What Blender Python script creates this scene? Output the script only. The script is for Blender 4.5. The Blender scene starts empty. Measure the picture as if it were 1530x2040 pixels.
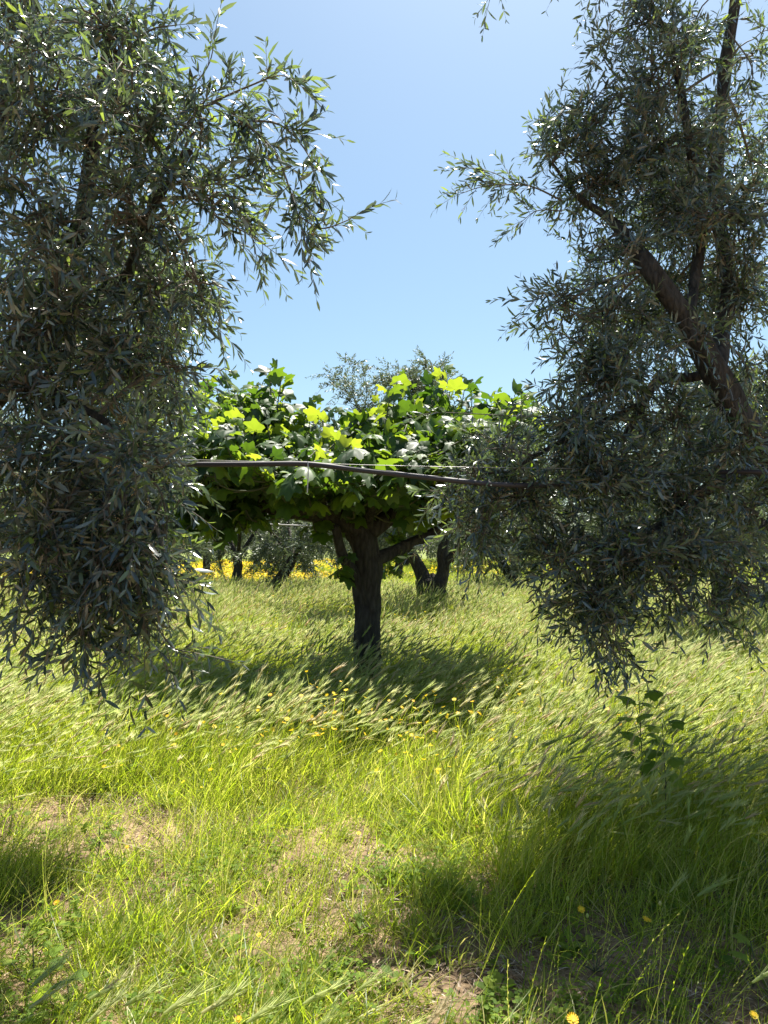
import bpy, math, random
import numpy as np
from mathutils import Vector, Matrix, noise as mnoise

rng = np.random.default_rng(11)
random.seed(11)
sc = bpy.context.scene
COL = sc.collection

# ------------------------------------------------------------------ camera
CAMZ = 1.55
PITCH = math.radians(2.7)
F = 1473.0
cd = bpy.data.cameras.new('camera')
cam = bpy.data.objects.new('camera', cd)
COL.objects.link(cam)
cam.location = (0, 0, CAMZ)
cam.rotation_euler = (math.radians(90) + PITCH, 0, 0)
cd.sensor_fit = 'VERTICAL'
cd.sensor_height = 36.0
cd.lens = F / 2040 * 36.0
cd.clip_start = 0.05
cd.clip_end = 1500
sc.camera = cam

# ------------------------------------------------------------------ sky, sun, exposure
SUN_EL, SUN_AZ = 67.0, 20.0          # azimuth to the right of the view direction (+Y)
w = bpy.data.worlds.new('World')
sc.world = w
w.use_nodes = True
nt = w.node_tree
bg = nt.nodes['Background']
sky = nt.nodes.new('ShaderNodeTexSky')
sky.sky_type = 'NISHITA'
sky.sun_disc = False
sky.sun_elevation = math.radians(SUN_EL)
sky.sun_rotation = math.radians(SUN_AZ)
sky.air_density = 1.0
sky.dust_density = 1.6
sky.ozone_density = 0.8
sky.altitude = 100
tint = nt.nodes.new('ShaderNodeMix'); tint.data_type = 'RGBA'; tint.blend_type = 'MULTIPLY'; tint.inputs[0].default_value = 1
tint.inputs[7].default_value = (0.87, 1.00, 0.98, 1)
nt.links.new(sky.outputs[0], tint.inputs[6]); nt.links.new(tint.outputs[2], bg.inputs[0])
bg.inputs[1].default_value = 0.056
sd = bpy.data.lights.new('sun', 'SUN')
sd.energy = 5.0
sd.angle = math.radians(0.53)
sd.color = (1.0, 0.95, 0.86)
sun = bpy.data.objects.new('sun', sd)
COL.objects.link(sun)
_el, _az = math.radians(SUN_EL), math.radians(SUN_AZ)
SUNV = Vector((math.sin(_az) * math.cos(_el), math.cos(_az) * math.cos(_el), math.sin(_el)))
sun.rotation_euler = SUNV.to_track_quat('Z', 'Y').to_euler()
sun.location = (6, 20, 30)
sc.view_settings.view_transform = 'Standard'
sc.view_settings.look = 'None'
sc.view_settings.gamma = 1.0
sc.view_settings.use_curve_mapping = False
sc.view_settings.exposure = 1.68
sc.cycles.max_bounces = 8
sc.cycles.diffuse_bounces = 3
sc.cycles.glossy_bounces = 2
sc.cycles.transmission_bounces = 5
sc.cycles.transparent_max_bounces = 4

# ------------------------------------------------------------------ helpers
def P(px, py, D):
    """point of the place seen at photo pixel (px,py) at forward distance D"""
    a = (px - 765) / F
    b = (1020 - py) / F
    c, s = math.cos(PITCH), math.sin(PITCH)
    dy = c - b * s
    dz = s + b * c
    k = D / dy
    return np.array([a * k, D, CAMZ + dz * k])

def G(px, py, z=0.0):
    a = (px - 765) / F
    b = (1020 - py) / F
    c, s = math.cos(PITCH), math.sin(PITCH)
    dy = c - b * s
    dz = s + b * c
    k = (z - CAMZ) / dz
    return np.array([a * k, dy * k, z])

def project(p):
    p = np.asarray(p, float)
    c, s = math.cos(PITCH), math.sin(PITCH)
    x = p[..., 0]; y = p[..., 1]; z = p[..., 2] - CAMZ
    d = y * c + z * s
    u = -y * s + z * c
    d = np.maximum(d, 1e-3)
    return 765 + F * x / d, 1020 - F * u / d, d

def nrm(a):
    a = np.asarray(a, float)
    return a / np.maximum(np.linalg.norm(a, axis=-1, keepdims=True), 1e-9)

def frames(Y, N):
    Y = nrm(Y)
    X = nrm(np.cross(Y, N))
    Z = np.cross(X, Y)
    return np.stack([X, Y, Z], axis=-1)

def gz(x, y):
    """ground height"""
    x = np.asarray(x, float); y = np.asarray(y, float)
    return (0.03 * np.sin(x * 0.7 + 1.3) * np.cos(y * 0.45) + 0.012 * np.sin(x * 3.1 + y * 2.3)
            + 0.010 * np.sin(x * 5.7 - y * 4.1 + 2) + 0.006 * np.sin(x * 13 + 7 * y))

class Geo:
    def __init__(s):
        s.V = []; s.T = []; s.Q = []; s.TM = []; s.QM = []; s.R = []; s.n = 0
    def add(s, V, Fc, mat=0, rnd=0.0):
        V = np.asarray(V, float).reshape(-1, 3)
        Fc = np.asarray(Fc, int)
        s.V.append(V)
        s.R.append(np.broadcast_to(np.asarray(rnd, float), (len(V),)))
        if Fc.shape[1] == 3:
            s.T.append(Fc + s.n); s.TM.append(np.full(len(Fc), mat))
        else:
            s.Q.append(Fc + s.n); s.QM.append(np.full(len(Fc), mat))
        s.n += len(V)
        return s
    def mesh(s, name, mats, smooth=True):
        V = np.concatenate(s.V)
        T = np.concatenate(s.T) if s.T else np.zeros((0, 3), int)
        Q = np.concatenate(s.Q) if s.Q else np.zeros((0, 4), int)
        TM = np.concatenate(s.TM) if s.TM else np.zeros(0, int)
        QM = np.concatenate(s.QM) if s.QM else np.zeros(0, int)
        me = bpy.data.meshes.new(name)
        me.vertices.add(len(V))
        me.vertices.foreach_set('co', V.astype(np.float32).ravel())
        nl = len(T) * 3 + len(Q) * 4
        me.loops.add(nl)
        me.loops.foreach_set('vertex_index', np.concatenate([T.ravel(), Q.ravel()]).astype(np.int32))
        me.polygons.add(len(T) + len(Q))
        ls = np.concatenate([np.arange(len(T)) * 3, len(T) * 3 + np.arange(len(Q)) * 4]).astype(np.int32)
        me.polygons.foreach_set('loop_start', ls)
        me.polygons.foreach_set('material_index', np.concatenate([TM, QM]).astype(np.int32))
        me.polygons.foreach_set('use_smooth', np.full(len(T) + len(Q), smooth))
        at = me.attributes.new('rnd', 'FLOAT', 'POINT')
        at.data.foreach_set('value', np.concatenate(s.R).astype(np.float32))
        for m in mats:
            me.materials.append(m)
        me.update(calc_edges=True)
        me.validate()
        return me
    def obj(s, name, mats, parent=None, smooth=True):
        return link(name, s.mesh(name, mats, smooth), parent)

def link(name, data, parent=None, loc=None):
    o = bpy.data.objects.new(name, data)
    COL.objects.link(o)
    if parent is not None:
        o.parent = parent
    if loc is not None:
        o.location = loc
    return o

def tag(o, label=None, cat=None, group=None, kind=None):
    if label: o['label'] = label
    if cat: o['category'] = cat
    if group: o['group'] = group
    if kind: o['kind'] = kind
    return o

def copy_tree(o, parent=None):
    c = o.copy(); COL.objects.link(c); c.parent = parent
    for ch in list(o.children):
        copy_tree(ch, c)
    return c

def scatter(geo, TV, TF, pos, R, S, mat=0, rnd=None):
    """copies of a small template (m,3) with frames R (n,3,3), scale S (n,) or (n,3)"""
    n = len(pos)
    if n == 0: return
    S = np.asarray(S, float)
    if S.ndim == 1: S = S[:, None] * np.ones(3)
    V = np.einsum('nij,nmj->nmi', R, TV[None] * S[:, None, :]) + pos[:, None, :]
    m = len(TV)
    Fc = (TF[None] + (np.arange(n) * m)[:, None, None]).reshape(-1, TF.shape[1])
    if rnd is None: rnd = rng.random(n)
    geo.add(V.reshape(-1, 3), Fc, mat, np.repeat(rnd, m))

def multi_tube(geo, Pn, rad, sides=3, mat=0, rnd=None, wob=0.0):
    """Pn (S,R,3), rad (S,R)"""
    S, Rn, _ = Pn.shape
    T = np.gradient(Pn, axis=1)
    T = nrm(T)
    ref = np.where(np.abs(T[:, :1, 2:3]) < 0.8, np.array([0, 0, 1.0]), np.array([1.0, 0.1, 0]))
    ref = np.broadcast_to(ref, T.shape)
    A = nrm(np.cross(T, ref)); B = np.cross(T, A)
    ang = np.arange(sides) * 2 * math.pi / sides
    r = rad[:, :, None] * (1 + (wob * rng.standard_normal((S, Rn, sides)) if wob else 0))
    V = (Pn[:, :, None, :] + A[:, :, None, :] * (np.cos(ang)[None, None, :] * r)[..., None]
         + B[:, :, None, :] * (np.sin(ang)[None, None, :] * r)[..., None])
    idx = np.arange(S * Rn * sides).reshape(S, Rn, sides)
    a = idx[:, :-1]; b = idx[:, 1:]
    Q = np.stack([a, np.roll(a, -1, 2), np.roll(b, -1, 2), b], -1).reshape(-1, 4)
    if rnd is None: rnd = rng.random(S)
    geo.add(V.reshape(-1, 3), Q, mat, np.repeat(rnd, Rn * sides))

def smooth_line(pts, n):
    pts = np.asarray(pts, float)
    d = np.concatenate([[0], np.cumsum(np.linalg.norm(np.diff(pts, axis=0), axis=1))])
    t = np.linspace(0, d[-1], n)
    m = np.gradient(pts, axis=0) / np.maximum(np.gradient(d), 1e-6)[:, None]
    out = np.zeros((n, 3))
    for i, tt in enumerate(t):
        k = min(np.searchsorted(d, tt, side='right') - 1, len(d) - 2)
        h = d[k + 1] - d[k]; u = (tt - d[k]) / h
        out[i] = ((2*u**3 - 3*u**2 + 1) * pts[k] + (u**3 - 2*u**2 + u) * h * m[k]
                  + (-2*u**3 + 3*u**2) * pts[k+1] + (u**3 - u**2) * h * m[k+1])
    return out

def bark_tube(name, pts, r0, r1, mat, parent, sides=14, step=0.05, lump=0.16, power=1.0, flare=0.0, cap=True):
    """gnarled limb with furrows"""
    L = np.linalg.norm(np.diff(np.asarray(pts, float), axis=0), axis=1).sum()
    n = max(6, int(L / step))
    Pn = smooth_line(pts, n)
    t = np.linspace(0, 1, n)
    rad = r0 + (r1 - r0) * t ** power
    rad = rad * (1 + flare * np.exp(-t * 9))
    T = nrm(np.gradient(Pn, axis=0))
    a = nrm(np.cross(T[0], [0.13, 0.9, 0.2]))
    V = []
    seed = rng.random() * 50
    for i in range(n):
        a = nrm(a - T[i] * np.dot(a, T[i])); b = np.cross(T[i], a)
        for k in range(sides):
            th = 2 * math.pi * k / sides
            q = Vector((math.cos(th) * 1.2 + seed, math.sin(th) * 1.2, i * step * 3.5))
            f = 1 + lump * mnoise.noise(q) * 1.6 + lump * 0.7 * mnoise.noise(Vector((math.cos(th) * 3.6, math.sin(th) * 3.6 + seed, i * step * 1.6)))
            V.append(Pn[i] + (a * math.cos(th) + b * math.sin(th)) * rad[i] * f)
    idx = np.arange(n * sides).reshape(n, sides)
    Q = np.stack([idx[:-1], np.roll(idx[:-1], -1, 1), np.roll(idx[1:], -1, 1), idx[1:]], -1).reshape(-1, 4)
    g = Geo()
    if cap:
        V.append(Pn[-1] + T[-1] * rad[-1] * 0.6)
        c = n * sides
        last = idx[-1]
        Tt = np.stack([last, np.roll(last, -1), np.full(sides, c)], -1)
        g.add(V, Q); g.T.append(Tt); g.TM.append(np.zeros(sides, int))
    else:
        g.add(V, Q)
    return g.obj(name, [mat], parent)

# ------------------------------------------------------------------ materials
def new_mat(name):
    m = bpy.data.materials.new(name); m.use_nodes = True
    n = m.node_tree.nodes; l = m.node_tree.links
    return m, n, l, n['Principled BSDF'], n['Material Output']

def math_node(n, l, op, a, b=None):
    q = n.new('ShaderNodeMath'); q.operation = op
    for i, v in enumerate((a, b)):
        if v is None: continue
        if isinstance(v, (int, float)): q.inputs[i].default_value = v
        else: l.new(v, q.inputs[i])
    return q.outputs[0]

def ramp(n, l, fac, stops):
    r = n.new('ShaderNodeValToRGB')
    e = r.color_ramp.elements
    e[0].position, e[0].color = stops[0][0], (*stops[0][1], 1)
    e[1].position, e[1].color = stops[-1][0], (*stops[-1][1], 1)
    for p, c in stops[1:-1]:
        k = e.new(p); k.color = (*c, 1)
    l.new(fac, r.inputs[0])
    return r.outputs[0]

def leaf_mat(name, tops, under, trans, tw=0.3, rough=0.4, spec=0.5, per_instance=True):
    """tops: colour stops over a per-leaf random value; under: colour of the lower face"""
    m, n, l, bs, out = new_mat(name)
    at = n.new('ShaderNodeAttribute'); at.attribute_name = 'rnd'
    v = at.outputs['Fac']
    if per_instance:
        oi = n.new('ShaderNodeObjectInfo')
        v = math_node(n, l, 'FRACT', math_node(n, l, 'ADD', v, oi.outputs['Random']))
    col = ramp(n, l, v, tops)
    if under is not None:
        ge = n.new('ShaderNodeNewGeometry')
        mx = n.new('ShaderNodeMix'); mx.data_type = 'RGBA'
        l.new(ge.outputs['Backfacing'], mx.inputs[0])
        l.new(col, mx.inputs[6]); mx.inputs[7].default_value = (*under, 1)
        col = mx.outputs[2]
    l.new(col, bs.inputs['Base Color'])
    bs.inputs['Roughness'].default_value = rough
    bs.inputs['Specular IOR Level'].default_value = spec
    tr = n.new('ShaderNodeBsdfTranslucent')
    tc = ramp(n, l, v, trans) if isinstance(trans, list) else None
    if tc is not None: l.new(tc, tr.inputs[0])
    else: tr.inputs[0].default_value = (*trans, 1)
    ms = n.new('ShaderNodeMixShader'); ms.inputs[0].default_value = tw
    l.new(bs.outputs[0], ms.inputs[1]); l.new(tr.outputs[0], ms.inputs[2])
    l.new(ms.outputs[0], out.inputs[0])
    return m

def bark_mat(name, dark, light, scale=9.0, moss=None):
    m, n, l, bs, out = new_mat(name)
    tc = n.new('ShaderNodeTexCoord')
    mp = n.new('ShaderNodeMapping'); mp.inputs['Scale'].default_value = (1, 1, 0.28)
    l.new(tc.outputs['Object'], mp.inputs[0])
    n1 = n.new('ShaderNodeTexNoise'); n1.inputs['Scale'].default_value = scale * 3; n1.inputs['Detail'].default_value = 8
    n1.inputs['Roughness'].default_value = 0.7
    l.new(mp.outputs[0], n1.inputs[0])
    vo = n.new('ShaderNodeTexVoronoi'); vo.inputs['Scale'].default_value = scale * 3.2; vo.feature = 'DISTANCE_TO_EDGE'
    l.new(mp.outputs[0], vo.inputs[0])
    cr = ramp(n, l, math_node(n, l, 'MULTIPLY', math_node(n, l, 'ADD', n1.outputs[0], math_node(n, l, 'MULTIPLY', vo.outputs[0], 0.6)), 0.85),
              [(0.25, dark), (0.5, tuple((a + b) / 2 for a, b in zip(dark, light))), (0.75, light)])
    l.new(cr, bs.inputs['Base Color'])
    bs.inputs['Roughness'].default_value = 0.9
    bs.inputs['Specular IOR Level'].default_value = 0.2
    b1 = n.new('ShaderNodeBump'); b1.inputs['Strength'].default_value = 1.0; b1.inputs['Distance'].default_value = 0.03
    l.new(math_node(n, l, 'ADD', n1.outputs[0], vo.outputs[0]), b1.inputs['Height'])
    l.new(b1.outputs[0], bs.inputs['Normal'])
    return m

def plain_mat(name, col, rough=0.6, var=None, scale=20):
    m, n, l, bs, out = new_mat(name)
    if var:
        nz = n.new('ShaderNodeTexNoise'); nz.inputs['Scale'].default_value = scale; nz.inputs['Detail'].default_value = 4
        tc = n.new('ShaderNodeTexCoord'); l.new(tc.outputs['Object'], nz.inputs[0])
        l.new(ramp(n, l, nz.outputs[0], [(0.35, col), (0.65, var)]), bs.inputs['Base Color'])
    else:
        bs.inputs['Base Color'].default_value = (*col, 1)
    bs.inputs['Roughness'].default_value = rough
    return m

M_OLEAF = leaf_mat('olive_leaf', [(0.0, (0.016, 0.024, 0.019)), (0.5, (0.027, 0.038, 0.028)), (0.85, (0.045, 0.062, 0.038)), (1.0, (0.08, 0.11, 0.045))],
                   (0.15, 0.18, 0.17), [(0.0, (0.08, 0.12, 0.06)), (0.6, (0.14, 0.21, 0.08)), (0.85, (0.30, 0.44, 0.08)), (1.0, (0.6, 0.78, 0.10))], 0.24, 0.22, 1.0)
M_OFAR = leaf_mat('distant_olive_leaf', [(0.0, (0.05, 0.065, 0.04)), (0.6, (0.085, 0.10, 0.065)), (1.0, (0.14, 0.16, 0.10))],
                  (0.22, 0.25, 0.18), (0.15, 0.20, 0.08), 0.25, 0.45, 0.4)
M_TWIG = plain_mat('olive_twig', (0.12, 0.10, 0.075), 0.8)
M_BUD = plain_mat('olive_blossom', (0.42, 0.32, 0.16), 0.8)
M_OBARK = bark_mat('olive_bark', (0.016, 0.014, 0.012), (0.095, 0.085, 0.074))
M_FBARK = bark_mat('fig_bark', (0.016, 0.014, 0.012), (0.085, 0.078, 0.07), 6)
M_FLEAF = leaf_mat('fig_leaf', [(0.0, (0.020, 0.045, 0.014)), (0.6, (0.038, 0.075, 0.018)), (1.0, (0.08, 0.14, 0.022))],
                   (0.05, 0.085, 0.04), [(0.0, (0.10, 0.22, 0.012)), (0.6, (0.24, 0.40, 0.02)), (1.0, (0.70, 0.85, 0.05))], 0.30, 0.48, 0.25)
M_FSTEM = plain_mat('fig_shoot', (0.08, 0.085, 0.045), 0.8)
M_GRASS = leaf_mat('grass_blade', [(0.0, (0.045, 0.075, 0.012)), (0.35, (0.09, 0.13, 0.018)), (0.75, (0.16, 0.19, 0.03)), (0.9, (0.32, 0.31, 0.09)), (1.0, (0.48, 0.42, 0.20))],
                   None, [(0.0, (0.30, 0.46, 0.02)), (0.6, (0.64, 0.76, 0.035)), (1.0, (0.80, 0.74, 0.20))], 0.50, 0.45, 0.4)
M_EAR = leaf_mat('barley_ear', [(0.0, (0.20, 0.25, 0.09)), (0.5, (0.34, 0.37, 0.16)), (0.9, (0.46, 0.43, 0.25)), (1.0, (0.46, 0.36, 0.25))],
                 None, [(0.0, (0.62, 0.74, 0.20)), (0.7, (0.82, 0.84, 0.40)), (1.0, (0.82, 0.68, 0.42))], 0.55, 0.5, 0.4)
M_CLOV = leaf_mat('clover_leaf', [(0.0, (0.05, 0.09, 0.015)), (0.6, (0.11, 0.17, 0.022)), (1.0, (0.19, 0.24, 0.035))],
                  None, [(0.0, (0.24, 0.42, 0.03)), (1.0, (0.48, 0.62, 0.05))], 0.40, 0.65, 0.15)
M_LITTER = leaf_mat('dry_litter', [(0.0, (0.06, 0.042, 0.028)), (0.5, (0.16, 0.115, 0.075)), (0.8, (0.28, 0.21, 0.145)), (1.0, (0.48, 0.41, 0.33))],
                    None, (0.3, 0.22, 0.12), 0.08, 0.8, 0.2)
M_PETAL = leaf_mat('yellow_petal', [(0.0, (0.74, 0.52, 0.02)), (0.6, (0.80, 0.62, 0.03)), (1.0, (0.75, 0.34, 0.01))],
                   None, (0.95, 0.7, 0.03), 0.35, 0.5, 0.3)
M_HOSE = plain_mat('black_polyethylene', (0.035, 0.030, 0.038), 0.6)
M_WIRE = plain_mat('galvanised_wire', (0.35, 0.33, 0.30), 0.4)
M_TIE = plain_mat('pale_plastic_tie', (0.55, 0.55, 0.55), 0.5)
M_STICK = bark_mat('dry_stick', (0.16, 0.12, 0.09), (0.42, 0.35, 0.28), 20)
M_STONE = plain_mat('pale_soil_clod', (0.34, 0.24, 0.15), 0.95, (0.45, 0.34, 0.22), 30)

# ------------------------------------------------------------------ ground sheet
def axis(lim, near, nn, nf):
    a = np.linspace(-near, near, nn)
    f = near + (lim - near) * (np.linspace(0, 1, nf + 1)[1:]) ** 2.5
    return np.concatenate([-f[::-1], a, f])
xs = axis(400, 9, 150, 16)
ys = axis(400, 9, 150, 16) + 5
X, Y = np.meshgrid(xs, ys)
Z = gz(X, Y) + 0.012 * rng.standard_normal(X.shape) * (np.abs(X) < 9) * 0.5
Vg = np.stack([X, Y, Z], -1).reshape(-1, 3)
ii = np.arange(len(Vg)).reshape(X.shape)
Qg = np.stack([ii[:-1, :-1], ii[:-1, 1:], ii[1:, 1:], ii[1:, :-1]], -1).reshape(-1, 4)
m, n, l, bs, out = new_mat('sandy_soil')
tc = n.new('ShaderNodeTexCoord')
a1 = n.new('ShaderNodeTexNoise'); a1.inputs['Scale'].default_value = 1.6; a1.inputs['Detail'].default_value = 7; l.new(tc.outputs['Object'], a1.inputs[0])
a2 = n.new('ShaderNodeTexNoise'); a2.inputs['Scale'].default_value = 38; a2.inputs['Detail'].default_value = 6; l.new(tc.outputs['Object'], a2.inputs[0])
c1 = ramp(n, l, a1.outputs[0], [(0.35, (0.14, 0.10, 0.065)), (0.55, (0.26, 0.185, 0.11)), (0.7, (0.38, 0.28, 0.165))])
c2 = ramp(n, l, a2.outputs[0], [(0.3, (0.45, 0.42, 0.40)), (0.65, (1, 1, 1))])
mx = n.new('ShaderNodeMix'); mx.data_type = 'RGBA'; mx.blend_type = 'MULTIPLY'; mx.inputs[0].default_value = 1
l.new(c1, mx.inputs[6]); l.new(c2, mx.inputs[7])
# beyond the near meadow the sward closes over the soil
sp = n.new('ShaderNodeSeparateXYZ'); l.new(tc.outputs['Object'], sp.inputs[0])
mr = n.new('ShaderNodeMapRange'); l.new(sp.outputs['Y'], mr.inputs[0]); mr.inputs[1].default_value = 9; mr.inputs[2].default_value = 20
gr = ramp(n, l, a2.outputs[0], [(0.3, (0.09, 0.12, 0.03)), (0.7, (0.20, 0.22, 0.07))])
m2 = n.new('ShaderNodeMix'); m2.data_type = 'RGBA'; l.new(mr.outputs[0], m2.inputs[0]); l.new(mx.outputs[2], m2.inputs[6]); l.new(gr, m2.inputs[7])
l.new(m2.outputs[2], bs.inputs['Base Color'])
bs.inputs['Roughness'].default_value = 0.95; bs.inputs['Specular IOR Level'].default_value = 0.1
bp = n.new('ShaderNodeBump'); bp.inputs['Strength'].default_value = 0.8; bp.inputs['Distance'].default_value = 0.02
l.new(a2.outputs[0], bp.inputs['Height']); l.new(bp.outputs[0], bs.inputs['Normal'])
tag(Geo().add(Vg, Qg).obj('ground', [m]), 'sandy orchard ground under the meadow', kind='structure')

# ------------------------------------------------------------------ olive trees
# leaf template: slightly folded and drooping lance shape, length 1 along Y
OLV = np.array([[0, 0, 0], [-.085, .32, .02], [0, .32, 0], [.085, .32, .02],
                [-.088, .68, -.03], [0, .68, -.045], [.088, .68, -.03], [0, 1, -.12]])
OLT = np.array([[0, 2, 1], [0, 3, 2], [1, 2, 5], [1, 5, 4], [2, 3, 6], [2, 6, 5], [4, 5, 7], [5, 6, 7]])
OLV2 = np.array([[0, 0, 0], [-.10, .45, .02], [.10, .45, .02], [0, 1, -.08]])
OLT2 = np.array([[0, 2, 1], [1, 2, 3]])
TETRA_V = np.array([[1, 0, -.7], [-1, 0, -.7], [0, 1, .7], [0, -1, .7]]) * 0.8
TETRA_T = np.array([[0, 1, 2], [0, 3, 1], [0, 2, 3], [1, 3, 2]])

def rand_dirs(n):
    return nrm(rng.standard_normal((n, 3)))

def grow_crown(limb_pts, blobs, shoots_per_m=26, shoot_len=(0.12, 0.28), droop=0.35, shoot_keep=1.0):
    """branches from the limbs into each blob and shoots along them.
    returns branch polylines (B,R,3), radii (B,R), shoot starts, dirs, lengths"""
    LP = np.concatenate([smooth_line(p, 24) for p in limb_pts])
    B, BR, S0, SD, SL = [], [], [], [], []
    for (c, r, nb, dr) in blobs:
        c = np.asarray(c, float); r = np.asarray(r, float)
        st = LP[np.argmin(np.linalg.norm(LP - c, axis=1) + 0.15 * rng.random(len(LP)))]
        L = np.linalg.norm(c - st)
        ctrl = (st + c) / 2 + np.array([0, 0, 0.18 * L]) + rng.standard_normal(3) * 0.05 * L
        t = np.linspace(0, 1, 9)[:, None]
        main = (1 - t) ** 2 * st + 2 * t * (1 - t) * ctrl + t ** 2 * c
        B.append(main); BR.append(np.linspace(0.006 + 0.009 * L, 0.006, 9))
        for _ in range(nb):
            q = rng.standard_normal(3); q /= np.linalg.norm(q); q *= rng.random() ** 0.38
            tgt = c + q * r
            s = main[rng.integers(4, 9)]
            if L < 0.25: s = c + (rng.random(3) - .5) * r * .5
            Lb = np.linalg.norm(tgt - s) + 0.05
            mid = (s + tgt) / 2 + rng.standard_normal(3) * 0.14 * Lb + np.array([0, 0, 0.22 * Lb])
            end = tgt + np.array([0, 0, -0.12 * Lb * dr])
            br = (1 - t) ** 2 * s + 2 * t * (1 - t) * mid + t ** 2 * end
            br[1:-1] += rng.standard_normal((7, 3)) * 0.008
            B.append(br); BR.append(np.linspace(0.0055, 0.0018, 9))
            ns = max(3, int(Lb * shoots_per_m * shoot_keep))
            u = 0.12 + 0.88 * rng.random(ns); u[0] = 1.0
            k = np.minimum((u * 8).astype(int), 7); f = (u * 8 - k)[:, None]
            p = br[k] * (1 - f) + br[k + 1] * f
            tg = nrm(br[k + 1] - br[k])
            d = nrm(tg * 0.55 + rand_dirs(ns) * 1.0 + np.array([0, 0, 0.25 - dr * 0.5]))
            d[0] = tg[0]
            S0.append(p); SD.append(d)
            SL.append(shoot_len[0] + (shoot_len[1] - shoot_len[0]) * rng.random(ns))
    return np.array(B), np.array(BR), np.concatenate(S0), np.concatenate(SD), np.concatenate(SL)

def leaves_on_shoots(S0, SD, SL, npairs, lsize, wscale=1.0, drp=0.5):
    S = len(S0)
    sag = (0.05 + drp * rng.random(S))[:, None]
    def curve(t):
        return S0 + SD * SL[:, None] * t + np.array([0, 0, -1.0]) * SL[:, None] * sag * t * t * 0.55
    t4 = np.linspace(0, 1, 4)
    tube = np.stack([curve(t) for t in t4], 1)
    pos, Yd, Nn, sz = [], [], [], []
    phase = rng.random(S) * math.pi
    for k in range(npairs):
        t = (k + 0.7) / npairs
        p = curve(t); tg = nrm(curve(t + 0.02) - curve(t - 0.02))
        ref = nrm(np.cross(tg, np.array([0.3, 0.2, 1.0])))
        ref2 = np.cross(tg, ref)
        ph = phase + k * (math.pi / 2) + rng.standard_normal(S) * 0.3
        side = ref * np.cos(ph)[:, None] + ref2 * np.sin(ph)[:, None]
        for sgn in (1, -1):
            ang = 0.75 + 0.28 * rng.standard_normal(S)
            ang = ang * (1 - 0.3 * t)
            d = tg * np.cos(ang)[:, None] + sgn * side * np.sin(ang)[:, None]
            d = nrm(d + rng.standard_normal((S, 3)) * 0.10)
            nn_ = tg * 0.8 + np.array([0, 0, 0.40]) + rng.standard_normal((S, 3)) * 0.55
            s = lsize * (0.72 + 0.5 * rng.random(S)) * (1 - 0.45 * max(0, t - 0.45) / 0.55) * (0.75 + 0.25 * min(1, t * 4))
            keep = rng.random(S) < 0.93
            pos.append(p[keep]); Yd.append(d[keep]); Nn.append(nn_[keep]); sz.append(s[keep])
    pos = np.concatenate(pos); R = frames(np.concatenate(Yd), np.concatenate(Nn)); sz = np.concatenate(sz)
    W = np.stack([sz * (0.85 + 0.4 * rng.random(len(sz))) * wscale, sz, sz * (0.4 + 1.4 * rng.random(len(sz)))], -1)
    return pos, R, W, tube

OL_LEAF_MESHES = []
for k in range(4):
    V = OLV.copy(); V[:, 2] *= (0.6 + 0.5 * k); V[:, 0] *= (0.9 + 0.09 * k)
    OL_LEAF_MESHES.append(Geo().add(V, OLT, 0, 0.0).mesh('leaf', [M_OLEAF]))

def single_leaves(root, meshes, pos, R, W, nmax=300):
    """the leaves that show largest become parts of their own; returns mask of those taken"""
    px, py, d = project(pos)
    ok = (px > 5) & (px < 1525) & (py > 5) & (py < 2035) & (d > 0.5)
    view = nrm(pos - np.array([0, 0, CAMZ]))
    ax = R[:, :, 1]
    ext = np.linalg.norm(ax - view * np.sum(ax * view, 1)[:, None], axis=1)
    score = np.where(ok, W[:, 1] * (0.3 + ext) / d, -1)
    idx = np.argsort(-score)[:nmax]
    idx = idx[score[idx] > 0]
    for i in idx:
        o = bpy.data.objects.new('leaf', meshes[i % len(meshes)])
        COL.objects.link(o); o.parent = root
        Mx = np.eye(4); Mx[:3, :3] = R[i] * W[i][None, :]; Mx[:3, 3] = pos[i]
        o.matrix_local = Matrix(Mx.tolist())
    mask = np.zeros(len(pos), bool); mask[idx] = True
    return mask

def root_empty(name, label, cat, group=None, loc=(0, 0, 0)):
    e = bpy.data.objects.new(name, None)
    e.empty_display_size = 0.2
    COL.objects.link(e); e.location = loc
    return tag(e, label, cat, group)

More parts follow.
